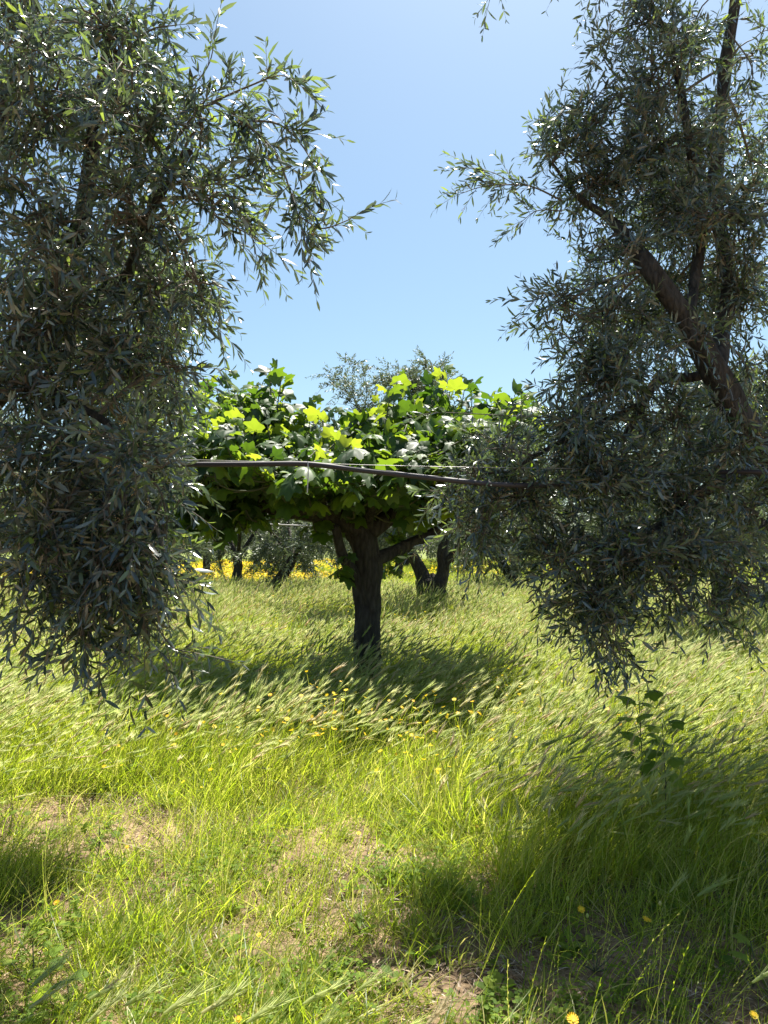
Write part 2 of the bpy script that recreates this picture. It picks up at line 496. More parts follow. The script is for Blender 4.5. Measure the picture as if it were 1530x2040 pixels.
def near_olive(label, trunk, limbs, blobs, arches, leaf=0.058, npairs=9, spm=26, group='olive trees on either side of the clearing', extra_dense=1.0, blossom=0.3):
    base = np.array(trunk[0][0], float)
    root = root_empty('olive_tree', label, 'olive tree', group)
    root.location = base
    tr = bark_tube('trunk', np.array(trunk[0]) - base, trunk[1], trunk[2], M_OBARK, root, sides=22, lump=0.28, flare=0.5)
    for p, a, b in limbs:
        bark_tube('limb', np.array(p) - base, a, b, M_OBARK, root, sides=18, lump=0.24, step=.035)
    lp = [p for p, a, b in limbs]
    B, BR, S0, SD, SL = grow_crown(lp, blobs, spm)
    gb = Geo()
    multi_tube(gb, B, BR, 5, 0)
    # arching branches drawn one by one
    for (pts, r0, dens) in arches:
        pts = smooth_line(pts, 16)
        multi_tube(gb, pts[None], np.linspace(r0, 0.002, 16)[None], 6, 0)
        L = np.linalg.norm(np.diff(pts, axis=0), axis=1).sum()
        ns = int(L * dens)
        u = 0.25 + 0.75 * rng.random(ns); u[0] = 1
        k = np.minimum((u * 15).astype(int), 14); f = (u * 15 - k)[:, None]
        p = pts[k] * (1 - f) + pts[k + 1] * f
        tg = nrm(pts[k + 1] - pts[k])
        d = nrm(tg * 0.6 + rand_dirs(ns) * 0.7 + np.array([0, 0, 0.10])); d[0] = tg[0]
        S0 = np.concatenate([S0, p]); SD = np.concatenate([SD, d]); SL = np.concatenate([SL, 0.10 + 0.16 * rng.random(ns)])
    pos, R, W, tube = leaves_on_shoots(S0, SD, SL, npairs, leaf)
    gb2 = Geo()
    multi_tube(gb2, tube - base, np.broadcast_to(np.array([0.0017, 0.0014, 0.0011, 0.0006]), tube.shape[:2]).copy(), 3, 0)
    gb.V = [v - base for v in gb.V]
    br = gb.obj('branches', [M_TWIG], root); br['kind'] = 'stuff'
    tw = gb2.obj('twigs', [M_TWIG], root); tw['kind'] = 'stuff'
    pos_l = pos
    mask = single_leaves_local(root, pos_l, R, W, base)
    g = Geo()
    scatter(g, OLV, OLT, pos[~mask] - base, R[~mask], W[~mask], 0)
    cr = g.obj('crown', [M_OLEAF], root); cr['kind'] = 'stuff'
    # blossom panicles
    nb = int(len(S0) * blossom)
    pick = rng.choice(len(S0), nb, replace=False)
    k = rng.integers(1, 3, nb)
    c0 = tube[pick, k]
    gp = Geo()
    dirs = nrm(rand_dirs(nb) + np.array([0, 0, 0.1]))
    Lp = 0.018 + 0.02 * rng.random(nb)
    tt = np.linspace(0, 1, 3)
    multi_tube(gp, (c0[:, None] + dirs[:, None] * (Lp[:, None] * tt[None])[..., None]) - base, np.full((nb, 3), 0.0007), 3, 0)
    q = 9
    bp_ = c0[:, None] + dirs[:, None] * (Lp[:, None] * (0.25 + 0.75 * rng.random((nb, q))))[..., None] + rng.standard_normal((nb, q, 3)) * 0.006
    bp_ = bp_.reshape(-1, 3)
    scatter(gp, TETRA_V, TETRA_T, bp_ - base, np.broadcast_to(np.eye(3), (len(bp_), 3, 3)), 0.0018 + 0.0014 * rng.random(len(bp_)), 0)
    bo = gp.obj('blossom', [M_BUD], root, smooth=False); bo['kind'] = 'stuff'
    print(label[:30], 'leaves', len(pos))
    return root

def single_leaves_local(root, pos, R, W, base):
    px, py, d = project(pos)
    ok = (px > 5) & (px < 1525) & (py > 5) & (py < 2035) & (d > 0.5)
    view = nrm(pos - np.array([0, 0, CAMZ]))
    ax = R[:, :, 1]
    ext = np.linalg.norm(ax - view * np.sum(ax * view, 1)[:, None], axis=1)
    score = np.where(ok, W[:, 1] * (0.3 + ext) / d, -1)
    idx = np.argsort(-score)[:300]
    for i in idx:
        o = bpy.data.objects.new('leaf', OL_LEAF_MESHES[i % 4])
        COL.objects.link(o); o.parent = root
        Mx = np.eye(4); Mx[:3, :3] = R[i] * W[i][None, :]; Mx[:3, 3] = pos[i] - base
        o.matrix_local = Matrix(Mx.tolist())
    mask = np.zeros(len(pos), bool); mask[idx] = True
    return mask

def blob(px, py, rx, ry, D, rD, nb, dr=0.5):
    c = P(px, py, D)
    return (c, (rx * D / F, rD, ry * D / F), max(3, round(nb * .76)), dr * .5)

# --- left olive: stands outside the frame on the left, its crown hangs in
LT = [(-2.55, 3.5, -0.05), (-2.5, 3.45, 0.5), (-2.35, 3.4, 1.1)]
L_limbs = [
    ([(-2.35, 3.4, 1.05), (-2.1, 3.35, 1.7), (-1.75, 3.3, 2.3), P(150, 480, 3.3), P(190, 250, 3.2), P(230, 40, 3.1)], 0.09, 0.02),
    ([(-2.4, 3.45, 1.0), (-2.5, 3.5, 1.8), (-2.2, 3.4, 2.8), P(40, 150, 3.2), P(60, -150, 3.1)], 0.08, 0.025),
    ([(-1.75, 3.3, 2.3), P(240, 560, 3.2), P(300, 420, 3.0), P(380, 300, 2.9)], 0.035, 0.014),
    ([(-2.1, 3.35, 1.7), P(40, 760, 3.1), P(140, 800, 2.9), P(240, 860, 2.8)], 0.035, 0.012),
]
L_blobs = [
    blob(40, 60, 190, 160, 3.1, .55, 26), blob(230, 90, 120, 130, 3.0, .5, 24), blob(110, 250, 200, 150, 3.1, .6, 34),
    blob(290, 270, 120, 110, 2.9, .45, 24), blob(390, 260, 90, 80, 2.9, .3, 12), blob(400, 400, 100, 70, 2.9, .35, 15, .8),
    blob(90, 450, 200, 130, 3.1, .55, 32), blob(280, 450, 130, 110, 3.0, .5, 24), blob(130, 620, 210, 130, 3.0, .6, 38),
    blob(320, 600, 100, 90, 3.0, .4, 18, .8), blob(405, 600, 55, 80, 3.0, .25, 9, 1.0), blob(60, 780, 170, 130, 2.9, .5, 28),
    blob(250, 740, 110, 110, 2.9, .45, 22, .8), blob(345, 730, 50, 70, 2.9, .25, 8, 1.0), blob(110, 950, 200, 130, 2.9, .5, 36), blob(290, 930, 75, 110, 2.7, .35, 20, .8),
    blob(90, 1110, 180, 110, 2.8, .45, 30, .8), blob(270, 1090, 95, 90, 2.7, .35, 20, .8), blob(345, 1170, 55, 40, 2.6, .2, 7, .8),
    blob(230, 1190, 100, 60, 2.7, .3, 18, .8), blob(60, 1170, 90, 50, 2.7, .3, 12, .8), blob(170, 1260, 70, 30, 2.6, .2, 8, .8), blob(290, 1270, 35, 30, 2.6, .15, 6, .8),
    blob(-120, 300, 130, 300, 3.2, .6, 24), blob(330, 610, 80, 80, 4.5, .35, 40), blob(250, 800, 100, 110, 4.4, .35, 46), blob(345, 800, 45, 60, 4.4, .35, 26), blob(330, 920, 40, 60, 4.2, .3, 20), blob(120, 650, 100, 110, 4.4, .4, 30), blob(-120, 800, 120, 300, 3.0, .5, 20),
]
L_arches = [
    ([P(330, 300, 2.95), P(420, 205, 2.9), P(480, 240, 2.85), P(545, 300, 2.8), P(575, 370, 2.78), P(600, 450, 2.75), P(610, 490, 2.74)], 0.008, 46),
    ([P(420, 205, 2.9), P(500, 170, 2.85), P(560, 150, 2.8), P(590, 165, 2.8)], 0.005, 36),
    ([P(480, 240, 2.85), P(560, 250, 2.8), P(620, 320, 2.78), P(625, 390, 2.76)], 0.005, 36),
    ([P(595, 430, 2.76), P(640, 455, 2.75), P(690, 440, 2.73), P(700, 434, 2.72)], 0.003, 12),
    ([P(360, 200, 2.95), P(415, 130, 2.9), P(430, 60, 2.88)], 0.003, 12),
    ([P(350, 340, 2.95), P(430, 360, 2.9), P(500, 350, 2.85)], 0.005, 40),
    ([P(350, 380, 2.95), P(430, 430, 2.9), P(500, 470, 2.85), P(530, 490, 2.85)], 0.005, 34),
    ([P(230, 120, 3.0), P(300, 60, 2.95), P(350, 50, 2.9)], 0.006, 34),
    ([P(300, 1230, 2.65), P(345, 1290, 2.6), P(385, 1300, 2.55)], 0.003, 14),
]
near_olive('big olive tree filling the left side, dark branches drooping almost to the grass', (LT, 0.26, 0.17), L_limbs, L_blobs, L_arches, leaf=0.072, npairs=6, spm=21)

# --- right olive: thick leaning limbs enter from the right edge
RT = [(3.05, 4.6, -0.05), (2.98, 4.6, 0.45), (2.85, 4.55, 0.95), P(1600, 1060, 4.5)]
R_limbs = [
    ([P(1610, 1080, 4.5), P(1540, 930, 4.45), P(1475, 840, 4.2), P(1425, 740, 4.1), P(1370, 640, 4.05), P(1295, 540, 4.0), P(1260, 485, 4.15), P(1205, 430, 4.35), P(1150, 390, 4.4), P(1100, 325, 4.4)], 0.115, 0.008),
    ([P(1425, 740, 4.4), P(1380, 752, 4.35), P(1315, 755, 4.3), P(1285, 800, 4.2), P(1240, 880, 4.1)], 0.035, 0.016),
    ([P(1370, 640, 4.05), P(1395, 450, 4.4), P(1375, 300, 4.4), P(1345, 130, 4.4), P(1300, 20, 4.4), P(1240, -60, 4.4)], 0.034, 0.018),
    ([P(1425, 740, 4.2), P(1450, 560, 4.6), P(1425, 380, 4.8), P(1440, 180, 4.9), P(1460, 30, 4.8), P(1480, -120, 4.8)], 0.05, 0.034),
    ([P(1540, 930, 4.45), P(1430, 960, 4.2), P(1330, 1040, 4.0), P(1230, 1080, 3.9), P(1130, 1110, 3.9)], 0.045, 0.015),
    ([P(1285, 800, 4.2), P(1180, 850, 4.0), P(1080, 900, 3.9), P(1000, 950, 3.8)], 0.018, 0.008),
]
R_blobs = [
    blob(1290, 50, 90, 80, 4.4, .5, 16), blob(1380, 90, 70, 90, 4.6, .5, 14), blob(1500, 110, 40, 50, 4.3, .3, 4), blob(1310, 180, 110, 100, 4.4, .5, 28),
    blob(1200, 240, 80, 80, 4.4, .4, 16), blob(1290, 320, 130, 110, 4.4, .55, 34), blob(1120, 290, 75, 60, 4.4, .35, 20), blob(1180, 370, 110, 80, 4.4, .45, 26),
    blob(1400, 350, 80, 100, 4.7, .4, 10), blob(1330, 450, 130, 90, 4.4, .5, 28), blob(1480, 450, 80, 110, 4.3, .5, 22), blob(1190, 500, 80, 80, 4.3, .4, 12),
    blob(1200, 640, 90, 90, 4.2, .45, 20), blob(1330, 600, 110, 90, 4.6, .35, 14), blob(1480, 600, 80, 90, 4.5, .4, 20), blob(1210, 760, 110, 80, 4.1, .5, 26),
    blob(1340, 840, 100, 70, 4.1, .4, 24), blob(1500, 760, 40, 80, 4.5, .3, 6), blob(1150, 860, 110, 70, 4.0, .5, 30), blob(1010, 900, 75, 45, 3.9, .3, 15), blob(940, 960, 50, 50, 3.8, .25, 12),
    blob(1040, 1000, 110, 70, 3.9, .4, 30), blob(950, 1060, 70, 60, 3.8, .3, 16, .8), blob(1200, 960, 130, 90, 3.9, .5, 34), blob(1350, 1000, 130, 80, 4.1, .4, 30), blob(1490, 1020, 70, 80, 4.1, .35, 12),
    blob(1100, 1110, 100, 70, 3.8, .4, 24, .8), blob(1240, 1110, 130, 90, 3.8, .45, 34, .8), blob(1400, 1120, 130, 80, 3.8, .45, 26, .8), blob(1180, 1220, 90, 70, 3.7, .35, 26, .9),
    blob(1210, 1290, 55, 35, 3.6, .2, 9, 1.0), blob(1370, 1210, 90, 40, 3.7, .3, 10, 1.0), blob(1490, 1190, 60, 60, 3.7, .3, 9, 1.0),
    blob(1390, 680, 70, 60, 3.75, .15, 8), blob(1250, 500, 60, 60, 3.95, .15, 8), blob(1460, 800, 60, 60, 3.8, .15, 5), blob(1400, 440, 90, 90, 4.1, .25, 14), blob(1440, 250, 60, 80, 4.3, .3, 9), blob(1110, 620, 60, 60, 4.1, .3, 9), blob(1160, 730, 70, 60, 4.1, .3, 12), blob(1480, 900, 60, 60, 3.9, .25, 8),
    blob(1680, 400, 120, 400, 4.6, .8, 26), blob(1680, 1000, 110, 200, 4.2, .6, 16), blob(1350, 350, 130, 250, 5.4, .5, 26), blob(1400, 900, 220, 200, 5.2, .5, 40), blob(1250, 700, 130, 200, 5.1, .5, 44), blob(1120, 960, 110, 100, 4.9, .5, 24), blob(1420, 620, 160, 160, 5.6, .5, 36), blob(1560, 850, 120, 200, 5.4, .6, 30), blob(1300, -140, 260, 80, 4.6, .8, 26), blob(1180, -190, 120, 90, 5.4, .6, 44), blob(1380, -190, 140, 90, 5.4, .6, 50), blob(1560, -150, 120, 120, 5.4, .6, 40), blob(1330, 420, 120, 100, 5.9, .5, 24), blob(1500, 350, 110, 160, 5.9, .5, 16),
]
R_arches = [
    ([P(1120, 400, 4.4), P(1060, 372, 4.38), P(1010, 368, 4.35), P(960, 372, 4.35), P(920, 385, 4.35)], 0.006, 30),
    ([P(1030, 370, 4.35), P(985, 345, 4.35), P(940, 335, 4.35)], 0.003, 36),
    ([P(1120, 420, 4.4), P(1070, 420, 4.38), P(1035, 445, 4.35)], 0.004, 24),
    ([P(1100, 330, 4.4), P(1080, 260, 4.4), P(1110, 220, 4.4)], 0.004, 40),
    ([P(1250, 180, 4.4), P(1200, 110, 4.4), P(1210, 60, 4.4)], 0.005, 26),
    ([P(1170, 640, 4.1), P(1110, 600, 4.05), P(1098, 580, 4.0)], 0.004, 20),
    ([P(1180, 700, 4.0), P(1120, 665, 4.0), P(1095, 660, 4.0)], 0.004, 18),
    ([P(1200, 760, 4.1), P(1130, 760, 4.0), P(1075, 780, 4.0)], 0.005, 26),
    ([P(1240, 870, 4.1), P(1150, 838, 4.0), P(1010, 828, 3.9), P(900, 822, 3.85)], 0.006, 7),
    ([P(1060, 960, 3.8), P(960, 940, 3.75), P(890, 960, 3.7), P(870, 985, 3.7)], 0.005, 34),
    ([P(1450, 60, 4.0), P(1500, 150, 3.9), P(1440, 230, 3.9)], 0.005, 20),
    ([P(985, -120, 4.4), P(985, -40, 4.35), P(975, 2, 4.3)], 0.004, 16),
]
# the twig that hangs in at the top belongs to a limb above the frame
R_limbs.append(([P(1240, -60, 4.4), P(1150, -190, 4.4), P(1050, -200, 4.4), P(985, -120, 4.4)], 0.02, 0.006))
near_olive('silvery olive tree on the right with a thick bare limb slanting across the sky', (RT, 0.30, 0.15), R_limbs, R_blobs, R_arches, leaf=0.072, npairs=6, spm=22)

# --- olive trees farther back: a few kinds, each copied with its parts
def far_olive(label, seed, height, spread, lean, kind, leaf=0.115, nbl=18, twin=False, low=0.45, dens=17, D=20):
    st = rng.bit_generator.state
    root = root_empty('olive_tree', label, 'olive tree', 'olive trees farther back in the orchard')
    r_ = np.random.default_rng(seed)
    if twin:
        bark_tube('trunk', [(0, 0, -.05), (-.02, 0, .45), (0.0, 0, .85)], 0.33, 0.27, M_OBARK, root, sides=26, lump=.3, flare=.2, cap=True)
        tips = [[(-.12, 0, .75), (-.28, .03, 1.15), (-.50, .05, 1.5), (-.85, .1, 2.1), (-1.0, .2, 2.9)],
                [(.14, 0, .75), (.22, 0, 1.1), (.20, .05, 1.5), (.42, .2, 2.2), (.5, .1, 3.2)],
                [(.2, .0, 1.0), (.5, -.15, 1.5), (1.0, -.2, 2.0), (1.4, -.1, 2.4)]]
        rr = [0.15, 0.15, 0.09]
    else:
        bark_tube('trunk', [(0, 0, -.05), (lean * .3, 0, .5), (lean * .8, .02, 1.0), (lean, 0.03, 1.3)], 0.17, 0.12, M_OBARK, root, sides=16, lump=.25, flare=.35)
        tips = []
        rr = []
        for k in range(4):
            a = k * math.pi / 2 + r_.random()
            q = np.array([math.cos(a), math.sin(a), 0]) * spread * 0.5
            tips.append([(lean, 0.03, 1.2), (lean + q[0] * .4, q[1] * .4, 1.7), (lean + q[0] * .8, q[1] * .8, height * .55), (lean + q[0], q[1], height * .75)])
            rr.append(0.075)
    for p, r0 in zip(tips, rr):
        bark_tube('limb', p, r0, 0.025, M_OBARK, root, sides=8, step=.12)
    blobs = []
    for k in range(nbl):
        a = r_.random() * 6.28; rr_ = spread * (0.25 + 0.7 * r_.random()); z = low + 0.35 + (height - low - .9) * r_.random()
        f = math.sqrt(max(0.15, 1 - ((z - height * .55) / (height * .55)) ** 2))
        blobs.append(((lean + math.cos(a) * rr_ * f, math.sin(a) * rr_ * f, z), (spread * .33, spread * .33, 0.5), 9, .4))
    for k in range(3):
        blobs.append(((lean + r_.normal() * .3 * spread, r_.normal() * .3 * spread, height - .45), (spread * .3, spread * .3, .4), 9, .0))
    B, BR, S0, SD, SL = grow_crown(tips, blobs, dens, (0.22, 0.42))
    pos, R, W, tube = leaves_on_shoots(S0, SD, SL, 9, leaf, 1.5)
    gb = Geo(); multi_tube(gb, B, BR * 1.4, 3, 0)
    o = gb.obj('branches', [M_TWIG], root); o['kind'] = 'stuff'
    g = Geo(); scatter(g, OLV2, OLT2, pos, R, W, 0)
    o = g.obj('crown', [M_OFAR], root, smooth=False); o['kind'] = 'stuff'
    print('far', label[:20], len(pos))
    return root

tw = far_olive('old olive behind the fig with a stout forked trunk, silvery top above the fig leaves', 3, 5.35, 2.5, -.75, 0, leaf=0.085, nbl=34, twin=True, low=1.2, dens=20)
tw.location = (0.98, 15.0, gz(.98, 15))
kinds = [far_olive('olive with an upright slender trunk in front of the yellow flowers', 5, 4.2, 2.0, 0.02, 1, low=.75),
         far_olive('olive with a trunk leaning to the right in front of the yellow flowers', 9, 3.9, 2.1, 0.75, 1, low=.7),
         far_olive('distant bushy olive with a broad grey crown', 21, 4.4, 2.4, 0.15, 1, low=.4)]
def X_at(px, D): return (px - 765) / F * D
kinds[0].location = (X_at(473, 23), 23, 0)
kinds[1].location = (X_at(530, 20), 20, 0)
kinds[2].location = (-8.5, 13.5, 0)
kinds[2]['label'] = 'bushy olive glimpsed behind the left tree, nearest the left edge'
spots = [  # x, y, kind, turn, scale, label
    (5.2, 11.5, 2, 1.0, 1.0, 'olive behind the lower right branches, close to the right edge'),
    (8.4, 15.0, 0, 2.0, 1.05, 'farther olive showing through gaps at the right edge'),
    (3.9, 21.0, 1, 2.4, 1.0, 'olive standing right of the forked trunk, behind the silvery branches'),
    (-5.6, 17.0, 0, 0.7, 1.05, 'olive behind the left tree, just left of the fig crown'),
    (-12.5, 20.0, 2, 4.1, 1.1, 'distant olive beyond the left tree'),
    (-10.0, 33.0, 2, 0.4, 1.1, None), (-5.0, 38.0, 0, 2.2, 1.15, None), (-1.2, 36.0, 2, 3.3, 1.05, None), (3.0, 40.0, 1, 0.3, 1.2, None),
    (7.5, 33.0, 2, 5.2, 1.1, None), (12.5, 37.0, 0, 1.2, 1.2, None), (17.5, 34.0, 2, 2.7, 1.1, None), (-15.5, 38.0, 1, 3.8, 1.2, None),
    (-21.0, 36.0, 2, 0.9, 1.2, None), (-8.0, 62.0, 2, 1.7, 1.5, None), (-1.5, 66.0, 0, 2.9, 1.5, None), (5.0, 62.0, 2, 4.4, 1.5, None),
    (-15.0, 66.0, 1, 5.6, 1.5, None), (12.0, 66.0, 2, 0.2, 1.5, None), (20.0, 60.0, 0, 3.0, 1.5, None), (-22.0, 62.0, 2, 2.0, 1.5, None), (28.0, 64.0, 2, 1.0, 1.6, None), (-7.2, 30.0, 2, 1.7, 1.1, None), (-3.4, 32.0, 2, 4.7, 1.15, None), (0.6, 33.0, 2, 0.7, 1.15, None), (5.2, 29.0, 2, 2.7, 1.1, None), (-7.5, 44.0, 2, 3.3, 1.3, None), (3.6, 46.0, 2, 3.9, 1.3, None), (-5.0, 50.0, 2, 1.1, 1.3, None), (-10.5, 52.0, 0, 2.1, 1.35, None), (1.5, 50.0, 2, 4.1, 1.3, None), (9.0, 50.0, 0, 5.1, 1.3, None), (16.0, 50.0, 2, 0.1, 1.3, None), (-17.0, 50.0, 2, 1.9, 1.3, None), (-2.8, 66.5, 2, 0.8, 1.7, None), (1.8, 68.0, 2, 2.6, 1.7, None), (-30.0, 64.0, 0, 1.0, 1.6, None),
]
for x, y, k, rz, s, lab in spots:
    o = copy_tree(kinds[k])
    o.location = (x, y, float(gz(x, y))); o.rotation_euler = (0, 0, rz); o.scale = (s, s, s)
    o['label'] = lab or 'small grey-green olive in the far rows beyond the yellow flowers'
    if lab is None: o['group'] = 'olives in the far rows'

# ------------------------------------------------------------------ fig tree
FD = 8.0
def fig_leaf_mesh(seed, lobes=5, depth=0.42):
    r_ = np.random.default_rng(seed)
    na = 26
    th = np.linspace(-2.75, 2.75, na)                # around the petiole, 0 = tip
    lobe_ang = np.array([0, 0.85, -0.85, 1.75, -1.75])[:lobes]
    lobe_len = np.array([1.0, .86, .86, .6, .6])[:lobes]
    rad = np.full(na, 0.34)
    for a, L in zip(lobe_ang, lobe_len):
        wdt = 0.34
        rad = np.maximum(rad, L * (1 - depth) + L * depth * np.sqrt(np.clip(1 - (np.abs(th - a) / wdt) ** 2.4, 0, 1)) - 1.2 * np.clip(np.abs(th - a) - 0.36, 0, 9))
    rad *= 1 + 0.03 * r_.standard_normal(na)
    c = np.array([0, 0.0])
    V = [(0, 0, 0)]
    curl = 0.25 + 0.5 * r_.random()
    vein = np.min(np.abs(th[:, None] - lobe_ang[None]), axis=1)
    for q in (0.5, 1.0):
        for a, r, v in zip(th, rad, vein):
            x = math.sin(a) * r * q; y = math.cos(a) * r * q
            z = -curl * (r * q) ** 2 * (0.6 + 0.4 * abs(math.sin(a))) + 0.10 * min(v, .4) * q - 0.03 * math.sin(3 * a + seed) * q
            V.append((x * .62, y * .62, z * .62))
    T = [(0, 1 + k + 1, 1 + k) for k in range(na - 1)]
    Q = [(1 + k, 1 + k + 1, 1 + na + k + 1, 1 + na + k) for k in range(na - 1)]
    g = Geo()
    V = np.array(V)
    g.add(V, np.array(T), 0, 0.0)
    g.Q.append(np.array(Q)); g.QM.append(np.zeros(len(Q), int))
    return g, V, np.array(T), np.array(Q)
FIGL = [fig_leaf_mesh(k, 5 if k != 2 else 3, 0.30 + .08 * (k % 3)) for k in range(4)]
FIG_MESHES = [f[0].mesh('leaf', [M_FLEAF]) for f in FIGL]

fb = G(730, 1375); fb = np.array([X_at(730, FD), FD, float(gz(X_at(730, FD), FD))])
fig = root_empty('fig_tree', 'spreading fig tree with lobed leaves, standing in the centre of the clearing', 'fig tree')
fig.location = fb
def FP(px, py, D=FD): return P(px, py, D) - fb
bark_tube('trunk', [(0, 0, -.05), FP(731, 1290), FP(731, 1200), FP(733, 1130), FP(722, 1070), FP(705, 1030)], 0.14, 0.135, M_FBARK, fig, sides=28, lump=.24, flare=.3)
flimbs = [
    ([FP(728, 1185), FP(700, 1135, 7.9), FP(680, 1100, 7.8), FP(668, 1050, 7.7)], .085, .045),
    ([FP(715, 1060), FP(655, 1030, 7.85), FP(580, 1015, 7.7), FP(500, 1005, 7.6), FP(420, 985, 7.6)], .13, .05),
    ([FP(705, 1040), FP(640, 1005, 7.7), FP(608, 972, 7.5), FP(585, 935, 7.4)], .075, .035),
    ([FP(735, 1060), FP(790, 1020, 8.1), FP(850, 985, 8.2), FP(880, 935, 8.3)], .11, .045),
    ([FP(745, 1115), FP(800, 1092, 8.2), FP(860, 1062, 8.4), FP(930, 1020, 8.5), FP(990, 960, 8.5)], .075, .035),
    ([FP(722, 1050), FP(735, 960, 8.3), FP(760, 880, 8.5)], .08, .03),
    ([FP(720, 1040), FP(640, 960, 8.7), FP(540, 900, 9.0)], .07, .03),
    ([FP(740, 1050), FP(850, 930, 8.9), FP(960, 880, 9.1)], .07, .03),
    ([FP(730, 1050), FP(745, 1000, 7.4), FP(780, 930, 6.7)], .06, .025),
    ([FP(705, 1040), FP(640, 1000, 7.3), FP(560, 950, 6.7)], .055, .025),
]
for p, a, b in flimbs:
    bark_tube('limb', p, a, b, M_FBARK, fig, sides=12, lump=.12)
FLP = np.concatenate([smooth_line(p, 20) for p, a, b in flimbs])
# shoots: (tip point, length)
shoots = []
def fshoot(tip, L, up=1.0):
    shoots.append((np.array(tip), L, up))
for px_, top, D in [(538, 742, 7.8), (795, 758, 7.9), (882, 748, 8.0), (940, 772, 8.2), (1040, 783, 7.6), (1010, 815, 8.0), (430, 778, 7.9), (400, 800, 8.3),
                    (480, 800, 8.2), (560, 790, 8.6), (640, 828, 7.7), (600, 835, 8.0), (700, 845, 8.2), (735, 870, 7.3), (850, 790, 8.4), (970, 800, 8.6),
                    (465, 830, 7.4), (365, 830, 7.8), (670, 870, 7.2), (820, 820, 7.5), (905, 810, 7.6), (590, 875, 7.2), (510, 850, 7.2), (1060, 820, 8.3), (760, 800, 8.6), (690, 850, 9.0), (520, 775, 8.1), (560, 765, 7.6), (455, 760, 8.2), (410, 770, 7.7), (780, 775, 7.6), (815, 780, 8.2), (900, 770, 7.7), (862, 765, 8.3), (925, 785, 8.0), (985, 790, 7.8), (1025, 795, 8.2), (1065, 800, 7.9), (620, 812, 7.9), (665, 832, 8.3), (725, 835, 7.8)]:
    fshoot(FP(px_, top - 8, D), 0.5)
fblobs = [(410, 890, 80, 80, 8.0, .9, 17), (520, 880, 100, 90, 8.0, 1.1, 26), (650, 925, 90, 50, 8.0, 1.1, 18), (760, 890, 100, 80, 8.1, 1.1, 24), (880, 870, 100, 80, 8.1, 1.1, 24),
          (1000, 880, 80, 80, 8.2, .8, 16), (450, 970, 90, 50, 7.8, .8, 17), (580, 960, 90, 40, 8.0, .9, 14), (700, 960, 90, 50, 8.0, 1.0, 14), (820, 950, 90, 60, 8.1, 1.0, 15),
          (950, 950, 90, 60, 8.2, .9, 14), (430, 1040, 50, 30, 7.7, .4, 6), (650, 1065, 30, 25, 7.8, .4, 3), (800, 1050, 50, 50, 8.4, .5, 6), (690, 1110, 20, 20, 7.8, .2, 1), (775, 1110, 20, 25, 8.1, .2, 2), (880, 1010, 60, 35, 8.4, .5, 6),
          (440, 890, 90, 60, 6.9, .5, 14), (600, 925, 100, 40, 6.8, .5, 12), (770, 910, 100, 50, 6.8, .5, 14), (930, 880, 90, 60, 6.9, .5, 13), (400, 1020, 40, 45, 7.4, .3, 9), (460, 1040, 40, 35, 7.6, .3, 8), (580, 900, 220, 60, 9.2, .5, 26), (850, 900, 220, 60, 9.4, .5, 26), (870, 820, 70, 40, 8.1, .6, 14), (1000, 830, 60, 40, 8.1, .6, 10), (500, 810, 60, 40, 8.0, .6, 12)]
for (px_, py_, rx, ry, D, rD, nb) in fblobs:
    for _ in range(int(nb * 2.6) if nb > 8 else nb):
        q = nrm(rng.standard_normal(3)) * rng.random() ** 0.45
        low = py_ > 1000
        fshoot(FP(px_ + q[0] * rx, py_ - q[2] * ry, D + q[1] * rD), 0.22 + 0.2 * rng.random(), -0.3 if low else 0.7)
gp = Geo(); LPs, LR, LS, LV = [], [], [], []
for tip, L, up in shoots:
    d = nrm(np.array([0, 0, 1.0]) * up + rng.standard_normal(3) * (0.12 if up > .9 else 0.4))
    s = tip - d * L
    anc = FLP[np.argmin(np.linalg.norm(FLP - s, axis=1) + 0.2 * rng.random(len(FLP)))]
    mid = (anc + s) / 2 + np.array([0, 0, -0.02]) + rng.standard_normal(3) * .02
    line = smooth_line([anc, mid, s + d * L * .3, tip], 12)
    multi_tube(gp, line[None], np.linspace(.012, .0045, 12)[None], 5, 0)
    nlv = 9 if up > .9 else (rng.integers(5, 9) if up > .5 else rng.integers(4, 7))
    for j in range(nlv):
        t = 1 - (j / nlv) * 0.95
        p = s + d * L * t
        a = j * 2.4 + rng.random() * .6
        out = nrm(np.array([math.cos(a), math.sin(a), 0.15 + 0.9 * max(0, t - .7)]))
        pl = 0.04 + 0.09 * rng.random() * (1.3 - t)
        q = p + out * pl
        multi_tube(gp, np.stack([p, (p + q) / 2 + np.array([0, 0, .008]), q])[None], np.array([[.0035, .003, .0025]]), 3, 0)
        size = (0.10 + 0.14 * rng.random()) * (1.0 if t < .9 else 0.62)
        if up > .9: size *= 1.0
        yd = nrm(out + np.array([0, 0, (1.1 if up > .9 and t > .6 else (-0.75 if t < .8 else 0.6))]) + rng.standard_normal(3) * .3)
        nn_ = nrm(np.array([0, 0, 1.0]) + out * .5 + rng.standard_normal(3) * .35)
        LPs.append(q); LR.append(frames(yd[None], nn_[None])[0]); LS.append(size); LV.append(rng.integers(0, 4))
o = gp.obj('shoots', [M_FSTEM], fig); o['kind'] = 'stuff'
LPs = np.array(LPs); LR = np.array(LR); LS = np.array(LS); LV = np.array(LV)
print('fig leaves', len(LS))
px_, py_, dd = project(LPs + fb)
